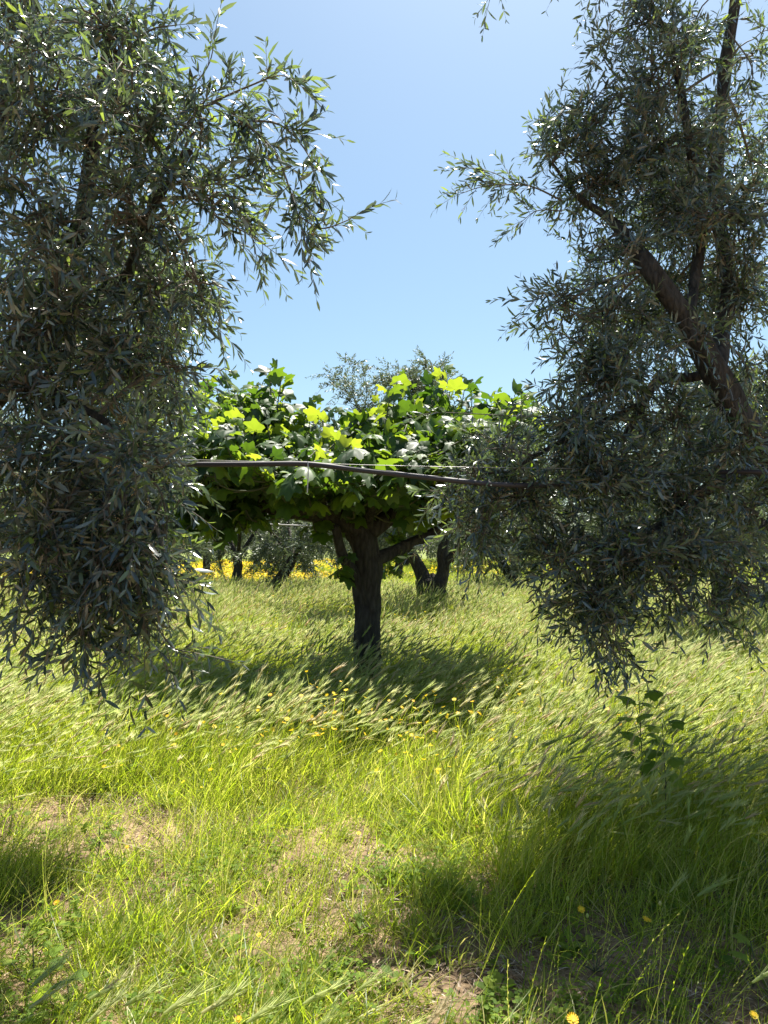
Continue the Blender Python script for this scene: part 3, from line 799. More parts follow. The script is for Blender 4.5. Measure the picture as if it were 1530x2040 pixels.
# nearest to the eye and outermost leaves show largest
score = LS / dd * (1 + 0.9 * (py_ < 860) + 0.5 * (dd < 7.6)) * ((px_ > 330) & (px_ < 1120))
order = np.argsort(-score)
for i in order[:300]:
    o = bpy.data.objects.new('leaf', FIG_MESHES[LV[i]])
    COL.objects.link(o); o.parent = fig
    Mx = np.eye(4); Mx[:3, :3] = LR[i] * LS[i] * (1.2 if py_[i] < 900 else 1.15); Mx[:3, 3] = LPs[i]
    o.matrix_local = Matrix(Mx.tolist())
g = Geo()
for k in range(4):
    sel = np.array([i for i in order[300:] if LV[i] == k])
    if len(sel) == 0: continue
    rv = rng.random(len(sel))
    # one vertex block, triangles and quads both
    V = np.einsum('nij,mj->nmi', LR[sel] * (LS[sel] * 1.22)[:, None, None], FIGL[k][1]) + LPs[sel][:, None]
    mV = FIGL[k][1].shape[0]
    off = (np.arange(len(sel)) * mV)[:, None, None]
    base_n = g.n
    g.add(V.reshape(-1, 3), (FIGL[k][2][None] + off).reshape(-1, 3), 0, np.repeat(rv, mV))
    g.Q.append((FIGL[k][3][None] + off).reshape(-1, 4) + base_n); g.QM.append(np.zeros(len(sel) * len(FIGL[k][3]), int))
o = g.obj('crown', [M_FLEAF], fig); o['kind'] = 'stuff'

# ------------------------------------------------------------------ meadow plants
WIND = np.array([1.0, 0.25, 0.0])
def ribbon(geo, base, d0, L, wd, lean, nseg=4, mat=0, rnd=0.5, tip=0.0):
    """grass blades, vectorised: base (n,3) d0 (n,3) L (n,) wd (n,) lean (n,3)"""
    n_ = len(base)
    t = np.linspace(0, 1, nseg + 1)
    c = base[:, None] + d0[:, None] * (L[:, None] * t)[..., None] + lean[:, None] * (L[:, None] * t ** 2)[..., None]
    ang = rng.random(n_) * math.pi
    side = np.stack([np.cos(ang), np.sin(ang), np.zeros(n_)], -1)
    wv = wd[:, None] * np.concatenate([(1 - t[:-1] ** 2 * 0.6), [tip]])[None]
    Lf = c - side[:, None] * wv[..., None] / 2
    Rt = c + side[:, None] * wv[..., None] / 2
    V = np.stack([Lf, Rt], 2)
    idx = np.arange(n_ * (nseg + 1) * 2).reshape(n_, nseg + 1, 2)
    Q = np.stack([idx[:, :-1, 0], idx[:, :-1, 1], idx[:, 1:, 1], idx[:, 1:, 0]], -1).reshape(-1, 4)
    r_ = np.broadcast_to(rnd, (n_,))
    geo.add(V.reshape(-1, 3), Q, mat, np.repeat(r_, (nseg + 1) * 2))
    return c

def disc(n_, r):
    a = rng.random(n_) * 2 * math.pi; q = np.sqrt(rng.random(n_)) * r
    return np.stack([np.cos(a) * q, np.sin(a) * q, np.zeros(n_)], -1)

def tuft(nbl, r, hmin, hmax, wd, lean, spread=0.35, nseg=3, rnd0=0.0, rnd1=0.6):
    g = Geo()
    b = disc(nbl, r)
    h = hmin + (hmax - hmin) * rng.random(nbl)
    d = nrm(np.array([0, 0, 1.0]) + rng.standard_normal((nbl, 3)) * np.array([spread, spread, .1]))
    ln = WIND[None] * (lean * (0.4 + rng.random(nbl)))[:, None] + rng.standard_normal((nbl, 3)) * .12
    ln[:, 2] = -0.25 * rng.random(nbl) - 0.05
    ribbon(g, b, d, h, wd * (0.6 + .8 * rng.random(nbl)), ln, nseg, 0, rnd0 + (rnd1 - rnd0) * rng.random(nbl))
    return g

def ear(geo, base, d, L, mat=1, rnd=0.5, awn=0.055, nawn=20, fat=0.006):
    """bearded ear: spikelets in two rows and long fine awns"""
    d = nrm(d); s = nrm(np.cross(d, [0.2, -1, 0.3])); u = np.cross(d, s)
    t = np.linspace(0, 1, 5)
    pts = base + d * (L * t)[:, None] + np.array([0.0, 0, -1]) * (0.05 * L * t ** 2)[:, None] + WIND * (0.10 * L * t ** 2)[:, None]
    rad = fat * np.array([.5, 1, 1, .8, .2])
    multi_tube(geo, pts[None], rad[None], 4, mat, np.array([rnd]))
    k = nawn
    tt = 0.05 + 0.9 * rng.random(k)
    o = base + d * (L * tt)[:, None] + np.array([0.0, 0, -1]) * (0.05 * L * tt ** 2)[:, None] + WIND * (0.10 * L * tt ** 2)[:, None]
    a = rng.random(k) * 2 * math.pi
    dirs = nrm(d + (s[None] * np.cos(a)[:, None] + u[None] * np.sin(a)[:, None]) * 0.28 + WIND * .06)
    la = awn * (0.7 + .5 * rng.random(k))
    wv = np.cross(dirs, rand_dirs(k)); wv = nrm(wv) * 0.0015
    V = np.stack([o - wv, o + wv, o + dirs * la[:, None]], 1).reshape(-1, 3)
    geo.add(V, np.arange(3 * k).reshape(-1, 3), mat, rnd)

def barley_clump(ns, r, h0, h1, lean, leafy=10, big=1.0, nawn=24):
    g = Geo()
    b = disc(ns, r); h = h0 + (h1 - h0) * rng.random(ns)
    d = nrm(np.array([0.12, 0, 1.0]) + rng.standard_normal((ns, 3)) * np.array([.26, .26, .05]))
    ln = WIND[None] * (lean * (0.6 + .6 * rng.random(ns)))[:, None]; ln[:, 2] = -.04 - .12 * rng.random(ns)
    ln += rng.standard_normal((ns, 3)) * .09
    rv = 0.15 + .5 * rng.random(ns)
    c = ribbon(g, b, d, h, np.full(ns, .0026), ln, 5, 0, rv, tip=.7)
    for i in range(ns):
        e = nrm(c[i, -1] - c[i, -2]); e = nrm(e + WIND * (.35 * rng.random() - .05) + rng.standard_normal(3) * .10)
        ear(g, c[i, -1], e, (.055 + .03 * rng.random()) * big, 1, rng.random(), .055 * big, nawn, .0055 * big)
    nb = leafy
    d = nrm(np.array([0, 0, 1.0]) + rng.standard_normal((nb, 3)) * np.array([.45, .45, .1]))
    ln = WIND[None] * (lean * (0.4 + rng.random(nb)))[:, None] + rng.standard_normal((nb, 3)) * .12; ln[:, 2] = -.2 - .2 * rng.random(nb)
    ribbon(g, disc(nb, r), d, (.45 + .4 * rng.random(nb)) * h1, .0045 * (.6 + .8 * rng.random(nb)), ln, 3, 0, .6 * rng.random(nb))
    return g

def rye_clump(ns, r, h0, h1, lean):
    g = Geo(); b = disc(ns, r); h = h0 + (h1 - h0) * rng.random(ns)
    d = nrm(np.array([0.15, 0, 1.0]) + rng.standard_normal((ns, 3)) * np.array([.28, .25, .05]))
    ln = WIND[None] * (lean * (0.3 + rng.random(ns)))[:, None] + rng.standard_normal((ns, 3)) * .06; ln[:, 2] = -.1 * rng.random(ns)
    c = ribbon(g, b, d, h, np.full(ns, .0020), ln, 8, 0, .05 + .7 * rng.random(ns), tip=.8)
    for i in range(ns):
        pts = []; dirs = []
        for k in range(9):
            t = 4.6 + 3.3 * k / 9; j = int(t); f = t - j
            p = c[i, j] * (1 - f) + c[i, j + 1] * f; tg = nrm(c[i, j + 1] - c[i, j])
            s = nrm(np.cross(tg, [0.1, 1, .2])) * (1 if k % 2 else -1)
            pts.append(p); dirs.append(nrm(tg + s * .28))
        R = frames(np.array(dirs), rand_dirs(9))
        scatter(g, OLV2 * np.array([1.4, 1, 1]), OLT2, np.array(pts), R, np.full(9, .013), 0, np.full(9, .05 + .45 * rng.random()))
    return g

def clover_patch(nl, r, h=0.06, size=.011):
    g = Geo(); b = disc(nl, r); hh = h * (.3 + rng.random(nl))
    c = ribbon(g, b, nrm(np.array([0, 0, 1.0]) + rng.standard_normal((nl, 3)) * .3), hh, np.full(nl, .0014), np.zeros((nl, 3)), 1, 0, .3, tip=.7)
    tips = c[:, -1]
    T5 = np.array([[0, 0, 0], [-.5, .6, .08], [0, .5, 0], [.5, .6, .08], [-.35, 1, .05], [.35, 1, .05]])
    F5 = np.array([[0, 2, 1], [0, 3, 2], [1, 2, 4], [2, 3, 5], [2, 5, 4]])
    for k in range(3):
        a = rng.random(nl) * 6.28 if k == 0 else a + 2.09
        Yd = np.stack([np.cos(a), np.sin(a), .25 * rng.standard_normal(nl)], -1)
        N = np.array([0, 0, 1.0]) + rng.standard_normal((nl, 3)) * .3
        scatter(g, T5, F5, tips, frames(Yd, N), size * (.7 + .7 * rng.random(nl)), 0)
    return g

def weed(nl, size, tall=0.03):
    """leafy rosette of oval leaves"""
    g = Geo()
    TV = np.array([[0, 0, 0], [-.10, .3, .03], [0, .3, 0], [.10, .3, .03], [-.24, .68, .04], [0, .68, -.01], [.24, .68, .04], [-.12, .94, -.06], [.12, .94, -.06], [0, 1.0, -.09]])
    TF = np.array([[0, 2, 1], [0, 3, 2], [1, 2, 5], [1, 5, 4], [2, 3, 6], [2, 6, 5], [4, 5, 7], [5, 6, 8], [5, 8, 9], [5, 9, 7]])
    a = np.arange(nl) * 2.4
    Yd = np.stack([np.cos(a), np.sin(a), .25 + .7 * rng.random(nl)], -1)
    pos = np.zeros((nl, 3)); pos[:, 2] = tall * np.arange(nl) / nl
    scatter(g, TV, TF, pos, frames(Yd, np.array([0, 0, 1.0]) + rng.standard_normal((nl, 3)) * .15), size * (.7 + .5 * rng.random(nl)), 0, .2 + .6 * rng.random(nl))
    return g

def litter_patch(n_, r, strip=0.5):
    g = Geo()
    pos = disc(n_, r); pos[:, 2] = .002 + .018 * rng.random(n_) ** 2
    a = rng.random(n_) * 6.28
    Yd = np.stack([np.cos(a), np.sin(a), .22 * rng.standard_normal(n_)], -1)
    N = np.array([0, 0, 1.0]) + rng.standard_normal((n_, 3)) * .35
    isl = rng.random(n_) < strip
    L = np.where(isl, .025 + .06 * rng.random(n_), .02 + .025 * rng.random(n_))
    S = np.stack([np.where(isl, .008 + .012 * rng.random(n_), L * (.6 + .4 * rng.random(n_))), L, L], -1)
    scatter(g, OLV, OLT, pos, frames(Yd, N), S, 0)
    return g

def flower_mesh_geo(geo, c, nrm_, size, np_=13, mat=1, rnd=.4):
    R = frames(nrm(np.cross(nrm_, [0.3, .8, .1]))[None], np.asarray(nrm_)[None])[0]
    V = [c + R[:, 2] * .1 * size]; T = []
    for k in range(np_):
        a0 = 2 * math.pi * (k - .42) / np_; a1 = 2 * math.pi * (k + .42) / np_; am = 2 * math.pi * k / np_
        z = .12 * rng.standard_normal()
        p = [c + size * (.55 * (R[:, 0] * math.cos(q) + R[:, 1] * math.sin(q))) for q in (a0, a1)]
        e = [c + size * ((R[:, 0] * math.cos(am + s) + R[:, 1] * math.sin(am + s)) * (.95 + .1 * rng.random()) + R[:, 2] * (z + .1)) for s in (-.13, .13)]
        n0 = len(V); V += [p[0], p[1], e[1], e[0]]
        T += [(0, n0, n0 + 1), (n0, n0 + 3, n0 + 2), (n0, n0 + 2, n0 + 1)]
    geo.add(np.array(V), np.array(T), mat, rnd)

def flower_clump(ns, r, h0, h1, size=.016):
    g = Geo(); b = disc(ns, r); h = h0 + (h1 - h0) * rng.random(ns)
    c = ribbon(g, b, nrm(np.array([.15, 0, 1.0]) + rng.standard_normal((ns, 3)) * .15), h, np.full(ns, .0022), np.tile(WIND * .15, (ns, 1)), 3, 0, .3, tip=.8)
    for i in range(ns):
        flower_mesh_geo(g, c[i, -1], nrm(np.array([0, -.3, 1.0]) + rng.standard_normal(3) * .4), size * (.7 + .5 * rng.random()), 9, 1, rng.random())
    return g

# ---- which plant grows where
def zone(x, y, cx, cy, rx, ry):
    return np.exp(-(((x - cx) / rx) ** 2 + ((y - cy) / ry) ** 2) ** 2)

def vn(x, y, s, seed):
    return np.array([mnoise.noise(Vector((a * s + seed, b * s, seed * .37))) for a, b in zip(x, y)])

def bare(x, y):
    z = (zone(x, y, -1.75, 4.25, .7, .5) + zone(x, y, -.42, 3.75, .30, .42) + zone(x, y, -.1, 3.3, .25, .18) + zone(x, y, -1.2, 3.35, .35, .25)
         + zone(x, y, .35, 2.62, .42, .34) + zone(x, y, 1.2, 2.75, .75, .42) + zone(x, y, -.6, 4.75, .35, .14) + zone(x, y, .15, 3.0, .25, .2) + zone(x, y, -1.5, 3.9, .7, .3) * .5)
    return np.clip(z, 0, 1) * .8

def tall(x, y):
    """0..1 : stand of tall barley"""
    edge = np.where(x < 0.05, 4.35 + .25 * np.sin(x * 3), 4.35 - 1.25 * np.clip((x - .05) / .5, 0, 1))
    return np.clip((y - edge) / .6, 0, 1)

def mid_mat(x, y):
    """matted lower grass with yellow flowers in the middle"""
    return zone(x, y, -.15, 5.0, .75, .75)

def instancer(name, pts, rotz, tilt, scale, idx, sources, label):
    """one object of stuff: the plants are put out by geometry nodes on its points"""
    me = bpy.data.meshes.new(name)
    me.vertices.add(len(pts)); me.vertices.foreach_set('co', np.asarray(pts, np.float32).ravel())
    rot = np.stack([tilt[:, 0], tilt[:, 1], rotz], -1).astype(np.float32)
    a = me.attributes.new('rot', 'FLOAT_VECTOR', 'POINT'); a.data.foreach_set('vector', rot.ravel())
    a = me.attributes.new('scl', 'FLOAT_VECTOR', 'POINT'); a.data.foreach_set('vector', np.asarray(scale, np.float32).ravel())
    a = me.attributes.new('idx', 'INT', 'POINT'); a.data.foreach_set('value', np.asarray(idx, np.int32))
    o = link(name, me)
    ng = bpy.data.node_groups.new(name + '_nodes', 'GeometryNodeTree')
    ng.interface.new_socket('Geometry', in_out='INPUT', socket_type='NodeSocketGeometry')
    ng.interface.new_socket('Geometry', in_out='OUTPUT', socket_type='NodeSocketGeometry')
    N = ng.nodes; Lk = ng.links
    gi = N.new('NodeGroupInput'); go = N.new('NodeGroupOutput')
    jn = N.new('GeometryNodeJoinGeometry')
    for k, s in enumerate(sources):
        so = bpy.data.objects.new(name + '_source', s)
        oi = N.new('GeometryNodeObjectInfo'); oi.inputs['Object'].default_value = so; oi.inputs['As Instance'].default_value = True
        Lk.new(oi.outputs['Geometry'], jn.inputs[0])
    ip = N.new('GeometryNodeInstanceOnPoints')
    Lk.new(gi.outputs[0], ip.inputs['Points']); Lk.new(jn.outputs[0], ip.inputs['Instance'])
    ip.inputs['Pick Instance'].default_value = True
    def att(nm, typ):
        q = N.new('GeometryNodeInputNamedAttribute'); q.data_type = typ; q.inputs['Name'].default_value = nm
        return q.outputs['Attribute']
    Lk.new(att('idx', 'INT'), ip.inputs['Instance Index'])
    e2r = N.new('FunctionNodeEulerToRotation'); Lk.new(att('rot', 'FLOAT_VECTOR'), e2r.inputs[0])
    Lk.new(e2r.outputs[0], ip.inputs['Rotation']); Lk.new(att('scl', 'FLOAT_VECTOR'), ip.inputs['Scale'])
    Lk.new(ip.outputs[0], go.inputs[0])
    md = o.modifiers.new('plants', 'NODES'); md.node_group = ng
    for m_ in {m for s in sources for m in s.materials}:
        me.materials.append(m_)
    tag(o, label, kind='stuff')
    return o

def candidates(dens, y0, y1, margin=2.0):
    """uniform points in the visible wedge with a margin"""
    wmax = 0.56 * y1 + margin
    n_ = int(dens * (y1 - y0) * 2 * wmax)
    x = (rng.random(n_) * 2 - 1) * wmax; y = y0 + (y1 - y0) * rng.random(n_)
    k = np.abs(x) < 0.56 * y + margin
    return x[k], y[k]

def put(name, x, y, smin, smax, nsrc, sources, label, hs=None, rot=0.5):
    n_ = len(x)
    z = gz(x, y) - .005
    s = smin + (smax - smin) * rng.random(n_)
    h = s if hs is None else s * hs
    print(name, n_)
    return instancer(name, np.stack([x, y, z], -1), rng.uniform(-rot, rot, n_), rng.standard_normal((n_, 2)) * .12, np.stack([s, s, h], -1), rng.integers(0, nsrc, n_), sources, label)

# tall barley stand and grass, near
x, y = candidates(95, 3.0, 9.5)
d = tall(x, y) * (1 - .55 * mid_mat(x, y)) * (0.55 + .9 * (vn(x, y, 1.1, 3.0) + .35))
k = rng.random(len(x)) < d
bx_, by_ = x[k], y[k]
src = [barley_clump(4, .06, .36, .60, .22 + .05 * (_ % 4), 19, 1.05).mesh('barley_clump', [M_GRASS, M_EAR]) for _ in range(12)]
hs = .82 + .6 * vn(bx_, by_, .9, 9.0) + .25 * vn(bx_, by_, 3.0, 19.0)
put('barley_meadow', bx_, by_, .8, 1.25, 12, src, 'windblown wild barley with pale bearded ears covering the orchard floor', hs, .45)
# leafy tufts everywhere in the near field
x, y = candidates(150, 1.2, 9.5)
d = np.clip(.10 + .9 * tall(x, y) + .8 * mid_mat(x, y) + .75 * zone(x, y, -.5, 2.35, .95, .45) + .6 * zone(x, y, .85, 2.2, .35, .3), 0, 1) * (1 - .92 * bare(x, y)) * (.75 + .8 * vn(x, y, 2.0, 5.0))
k = rng.random(len(x)) < d
x, y = x[k], y[k]
src = [tuft(26, .06, .12, .34, .0046, .28, rnd1=.7).mesh('grass_tuft', [M_GRASS]) for _ in range(6)]
hs = .42 + .75 * tall(x, y) * (1 - .55 * mid_mat(x, y)) + .2 * vn(x, y, 1.5, 2.0)
put('grass', x, y, .8, 1.25, 6, src, 'lush green grass of the orchard meadow', hs, 1.0)
# short grass and thin stalks in the thin foreground
x, y = candidates(420, 1.2, 5.2)
d = (1 - tall(x, y)) * (1 - .80 * bare(x, y)) * (.52 + 1.0 * vn(x, y, 2.4, 15.0))
d = d * (1 - .45 * np.clip(bare(x, y) * 1.3 - .2, 0, 1))
k = rng.random(len(x)) < d
x, y = x[k], y[k]
src = [tuft(18, .06, .04, .20, .0032, .30, .6, rnd1=.98).mesh('short_grass', [M_GRASS]) for _ in range(5)]
put('short_grass', x, y, .8, 1.4, 5, src, 'short thin grass growing through the mulch in the foreground', None, 1.5)
x, y = candidates(95, 1.8, 6.5)
d = (.25 + .5 * zone(x, y, 1.0, 3.0, .9, .9) + .6 * zone(x, y, -1.0, 3.4, .9, .9) + .4 * zone(x, y, -.4, 3.6, .7, .5)) * (1 - .4 * bare(x, y)) * (.7 + vn(x, y, 2., 25.0))
k = rng.random(len(x)) < d
x, y = x[k], y[k]
src = [rye_clump(5, .07, .25, .5, .30).mesh('ryegrass', [M_GRASS]) for _ in range(5)]
put('ryegrass', x, y, .7, 1.15, 5, src, 'thin leaning ryegrass stalks in the foreground', None, .5)
# clover and medick
x, y = candidates(95, 1.2, 5.5)
d = (1 - .75 * tall(x, y)) * (1 - .7 * bare(x, y)) * np.clip(.30 + 1.5 * vn(x, y, 1.8, 35.0), 0, 1)
k = rng.random(len(x)) < d
x, y = x[k], y[k]
src = [clover_patch(26, .09, .05, .009 + .0015 * q).mesh('clover_patch', [M_CLOV]) for q in range(4)]
put('clover', x, y, .8, 1.4, 4, src, 'small bright green clover leaves among the foreground grass', None, 3.1)
x, y = candidates(34, 1.5, 5.5)
k = rng.random(len(x)) < (1 - .8 * tall(x, y)) * .7
x, y = x[k], y[k]
src = [weed(7, .035 + .01 * q).mesh('leafy_weed', [M_CLOV]) for q in range(4)]
put('leafy_weeds', x, y, .7, 1.3, 4, src, 'low broad-leaved weeds scattered in the foreground', None, 3.1)
# litter
x, y = candidates(85, 1.2, 5.6)
d = np.clip(.40 + 1.0 * bare(x, y), 0, 1) * (1 - .7 * tall(x, y))
k = (rng.random(len(x)) < d) & ~((zone(x, y, -.42, 3.8, .16, .28) > .5) & (rng.random(len(x)) < .8))
x, y = x[k], y[k]
src = [litter_patch(56, .12, .6).mesh('litter_patch', [M_LITTER]) for q in range(5)]
put('leaf_litter', x, y, .8, 1.3, 5, src, 'dry brown mulch of old olive leaves and straw on the soil', None, 3.1)
# meadow farther off: wider clumps, thinner on the ground
x, y = candidates(42, 9.3, 24, 2.0)
k = rng.random(len(x)) < (.75 + .8 * vn(x, y, .7, 4.0))
x, y = x[k], y[k]
src = [barley_clump(8, .16, .34, .55, .20 + .06 * _, 36, 1.2, 9).mesh('meadow_clump', [M_GRASS, M_EAR]) for _ in range(4)]
put('distant_barley', x, y, .9, 1.35, 4, src, 'pale barley meadow around the far olive trunks', .85 + .6 * vn(x, y, .5, 8.0) + .3 * vn(x, y, 2.0, 18.0), .7)
x, y = candidates(14, 4.6, 24, 1.5)
k = rng.random(len(x)) < np.clip(2.2 * (vn(x, y, .55, 77.0) - .12), 0, 1)
x, y = x[k], y[k]
src = [tuft(55, .14, .3, .62, .007, .22, .3, 4, 0, .35).mesh('dark_tuft', [M_GRASS]) for _ in range(4)]
put('coarse_grass', x, y, .8, 1.2, 4, src, 'darker green patches of tall coarse grass in the meadow', None, 1.0)
x, y = candidates(26, 2.0, 8, .8)
k = rng.random(len(x)) < .35 + .6 * zone(x, y, .9, 3.6, .8, .8)
x, y = x[k], y[k]
src = [tuft(10, .05, .2, .55, .003, .45, .5, 5, .9, 1.0).mesh('straw', [M_GRASS]) for _ in range(4)]
put('dead_straw', x, y, .8, 1.2, 4, src, 'dead straw-coloured stalks tangled in the grass', None, 3.1)
x, y = candidates(5.5, 22, 75, 3.0)
src = [tuft(60, .35, .2, .5, .010, .3, rnd0=.2, rnd1=.85).mesh('far_tuft', [M_GRASS]) for _ in range(4)]
put('distant_grass', x, y, .9, 1.4, 4, src, 'green and straw coloured grass of the far meadow', None, 1.)
# yellow flower bands
x, y = candidates(5.5, 27, 58, 3.0)
k = rng.random(len(x)) < np.clip(.05 + 2.2 * vn(x, y, .16, 51.0), 0, .7) * np.where(x < -1, .9, .12)
x, y = x[k], y[k]
src = [flower_clump(26, .35, .30, .55, .038).mesh('flower_clump', [M_GRASS, M_PETAL]) for _ in range(4)]
put('yellow_flower_band', x, y, .9, 1.3, 4, src, 'band of yellow flowers across the far meadow', None, 3.1)
x, y = candidates(16, 4.2, 20, .8)
k = rng.random(len(x)) < np.clip(.05 + .30 * vn(x, y, .7, 61.0), 0, 1) + .8 * zone(x, y, -.15, 4.9, .8, .7) + .5 * zone(x, y, 1.7, 6.0, .7, .7) + .25 * zone(x, y, -2.5, 14, 3, 3)
x, y = x[k], y[k]
src = [flower_clump(6, .14, .34, .56, .013).mesh('flower_clump_near', [M_GRASS, M_PETAL]) for _ in range(4)]
put('meadow_flowers', x, y, .9, 1.2, 4, src, 'tiny yellow flowers dotted through the barley', None, 3.1)

# ------------------------------------------------------------------ single plants in the foreground
# barley stalks one can pick out, each with stem and ear
def barley_stalk_proto(h, lean, big, rnd):
    root = root_empty('barley_stalk', 'bearded barley ear bending in the wind on a thin green stem', 'barley stalk', 'barley ears bending in the wind')
    g = Geo()
    c = ribbon(g, np.zeros((1, 3)), nrm(np.array([[.12, 0, 1.0]])), np.array([h]), np.array([.003]), np.array([[lean, lean * .2, -.22]]), 6, 0, rnd * .6, tip=.8)
    ribbon(g, np.repeat(c[:, 2], 1, 0), nrm(np.array([[.6, .1, .8]])), np.array([.13]), np.array([.005]), np.array([[.5, 0, -.4]]), 3, 0, .3)
    g.obj('stem', [M_GRASS], root)
    e = nrm(nrm(c[0, -1] - c[0, -2]) + WIND * .25)
    g2 = Geo(); ear(g2, c[0, -1], e, .068 * big, 0, rnd, .058 * big, 34, .0055 * big)
    g2.obj('ear', [M_EAR], root)
    return root
protos = [barley_stalk_proto(.42 + .03 * k, .22 + .07 * (k % 4), 1 + .06 * (k % 3), (.2 + .13 * k) % 1) for k in range(6)]
near_protos = [barley_stalk_proto(.25 + .02 * k, .22 + .1 * k, 1.35, .1 + .2 * k) for k in range(3)]
near = [(60, 1960), (105, 1925), (150, 1960), (215, 1935), (235, 1985), (20, 2010), (180, 2020), (300, 2025), (370, 2000), (425, 1985), (470, 2020), (560, 1985), (640, 2015), (700, 1940), (745, 1995),
        (1350, 1735), (1372, 1765), (1475, 1935), (860, 2020)]
for i, (a, b) in enumerate(near):
    p = G(a, b, .26)
    o = near_protos[i] if i < 3 else copy_tree(near_protos[i % 3])
    o.location = (p[0] - .10, p[1], float(gz(p[0], p[1]))); o.rotation_euler = (0, 0, rng.uniform(-.5, .5)); o['group'] = 'large barley ears close to the camera'
    o['label'] = 'large soft green bearded barley ear in the near foreground'
    q = .85 + .3 * rng.random(); o.scale = (q, q, q)
pts = []
x, y = candidates(60, 3.4, 6.5, .1)
k = (rng.random(len(x)) < tall(x, y)) & (np.abs(x) < .5 * y)
x, y = x[k][:270], y[k][:270]
pts += [(a, b, .95 + .35 * rng.random()) for a, b in zip(x, y)]
for i, (a, b, s) in enumerate(pts):
    o = protos[i] if i < 6 else copy_tree(protos[i % 6])
    o.location = (a, b, float(gz(a, b))); o.rotation_euler = (rng.normal() * .06, rng.normal() * .06, rng.uniform(-.45, .45)); o.scale = (s, s, s)

# yellow daisies
def daisy(px_, py_, zt, size, label, rnd=.4, tiltv=(0, -.6, 1.0)):
    p = G(px_, py_, zt)
    g0 = float(gz(p[0], p[1]))
    root = root_empty('yellow_flower', label, 'flower', 'single yellow flowers in the foreground', (p[0] - .03, p[1], g0))
    h = zt - g0
    g = Geo(); ribbon(g, np.zeros((1, 3)), np.array([[0, 0, 1.0]]), np.array([h]), np.array([.003]), np.array([[.03 / h, 0, 0]]), 4, 0, .3, tip=.9)
    multi_tube(g, np.array([[[.03, 0, h - .008], [.03, 0, h - .003], [.03, 0, h]]]), np.array([[.002, size * .4, size * .45]]), 7, 0)
    g.obj('stem', [M_GRASS], root)
    g = Geo(); nv = nrm(np.array(tiltv))
    flower_mesh_geo(g, np.array([.03, 0, h]), nv, size, 15, 0, rnd)
    flower_mesh_geo(g, np.array([.03, 0, h + .002]), nv, size * .62, 11, 0, rnd * .5)
    g.obj('petals', [M_PETAL], root)
    return root
daisy(1158, 1812, .22, .014, 'orange-yellow daisy in the shade at lower right, the left one of the pair', .9)
daisy(1289, 1832, .22, .016, 'frayed yellow daisy in the shade at lower right, beside the arching grass stalk', .3, (.3, -.2, 1))
daisy(1141, 2030, .22, .017, 'yellow daisy cut by the bottom edge, lower right', .4)
daisy(1502, 2022, .18, .012, 'yellow daisy in the bottom right corner', .5)
daisy(113, 1798, .10, .012, 'small yellow flower in the left foreground, in the shaded patch', .4)
daisy(253, 1687, .10, .010, 'small yellow flower on the brown mulch at left', .5)
daisy(516, 1862, .12, .009, 'tiny yellow flower low in the centre foreground', .4)
daisy(715, 1660, .16, .012, 'yellow flower just right of the sandy patch', .4)
daisy(950, 1647, .22, .010, 'tiny yellow flower at the edge of the right-hand shade', .4)
daisy(475, 2030, .15, .010, 'small orange flower at the bottom edge, left of centre', .9)
for i, (a, b, lab) in enumerate([(538, 1384, 'leftmost orange flower of the cluster above the barley edge'), (553, 1390, 'second orange flower from the left in the cluster above the barley edge'),
                                 (580, 1380, 'topmost orange flower of the cluster above the barley edge'), (600, 1386, 'rightmost orange flower of the cluster above the barley edge'),
                                 (558, 1414, 'middle yellow flower of the cluster at the barley edge'), (572, 1432, 'lowest yellow flower of the cluster at the barley edge')]):
    daisy(a, b, .48, .017, lab, .9 if i % 2 else .5)['group'] = 'orange flowers above the barley edge'

# seed heads
def seed_head(px_, py_, zt, label):
    p = G(px_, py_, zt); g0 = float(gz(p[0], p[1])); h = zt - g0
    root = root_empty('seed_head', label, 'seed head', 'green seed heads', (p[0], p[1], g0))
    g = Geo(); ribbon(g, np.zeros((1, 3)), np.array([[0, 0, 1.0]]), np.array([h]), np.array([.0024]), np.array([[0, 0, 0]]), 3, 0, .5, tip=.9)
    g.obj('stem', [M_GRASS], root)
    g = Geo(); multi_tube(g, np.array([[[0, 0, h - .002], [0, 0, h + .002], [0, 0, h + .007], [0, 0, h + .013], [0, 0, h + .016]]]), np.array([[.001, .005, .0062, .004, .0005]]), 9, 0, np.array([.75]))
    g.obj('bud', [M_EAR], root)
seed_head(1131, 1794, .24, 'round green bud left above the daisy pair')
seed_head(1315, 1803, .24, 'pale oval bud right of the frayed daisy')
seed_head(1170, 1828, .20, 'green bud just below the left daisy')

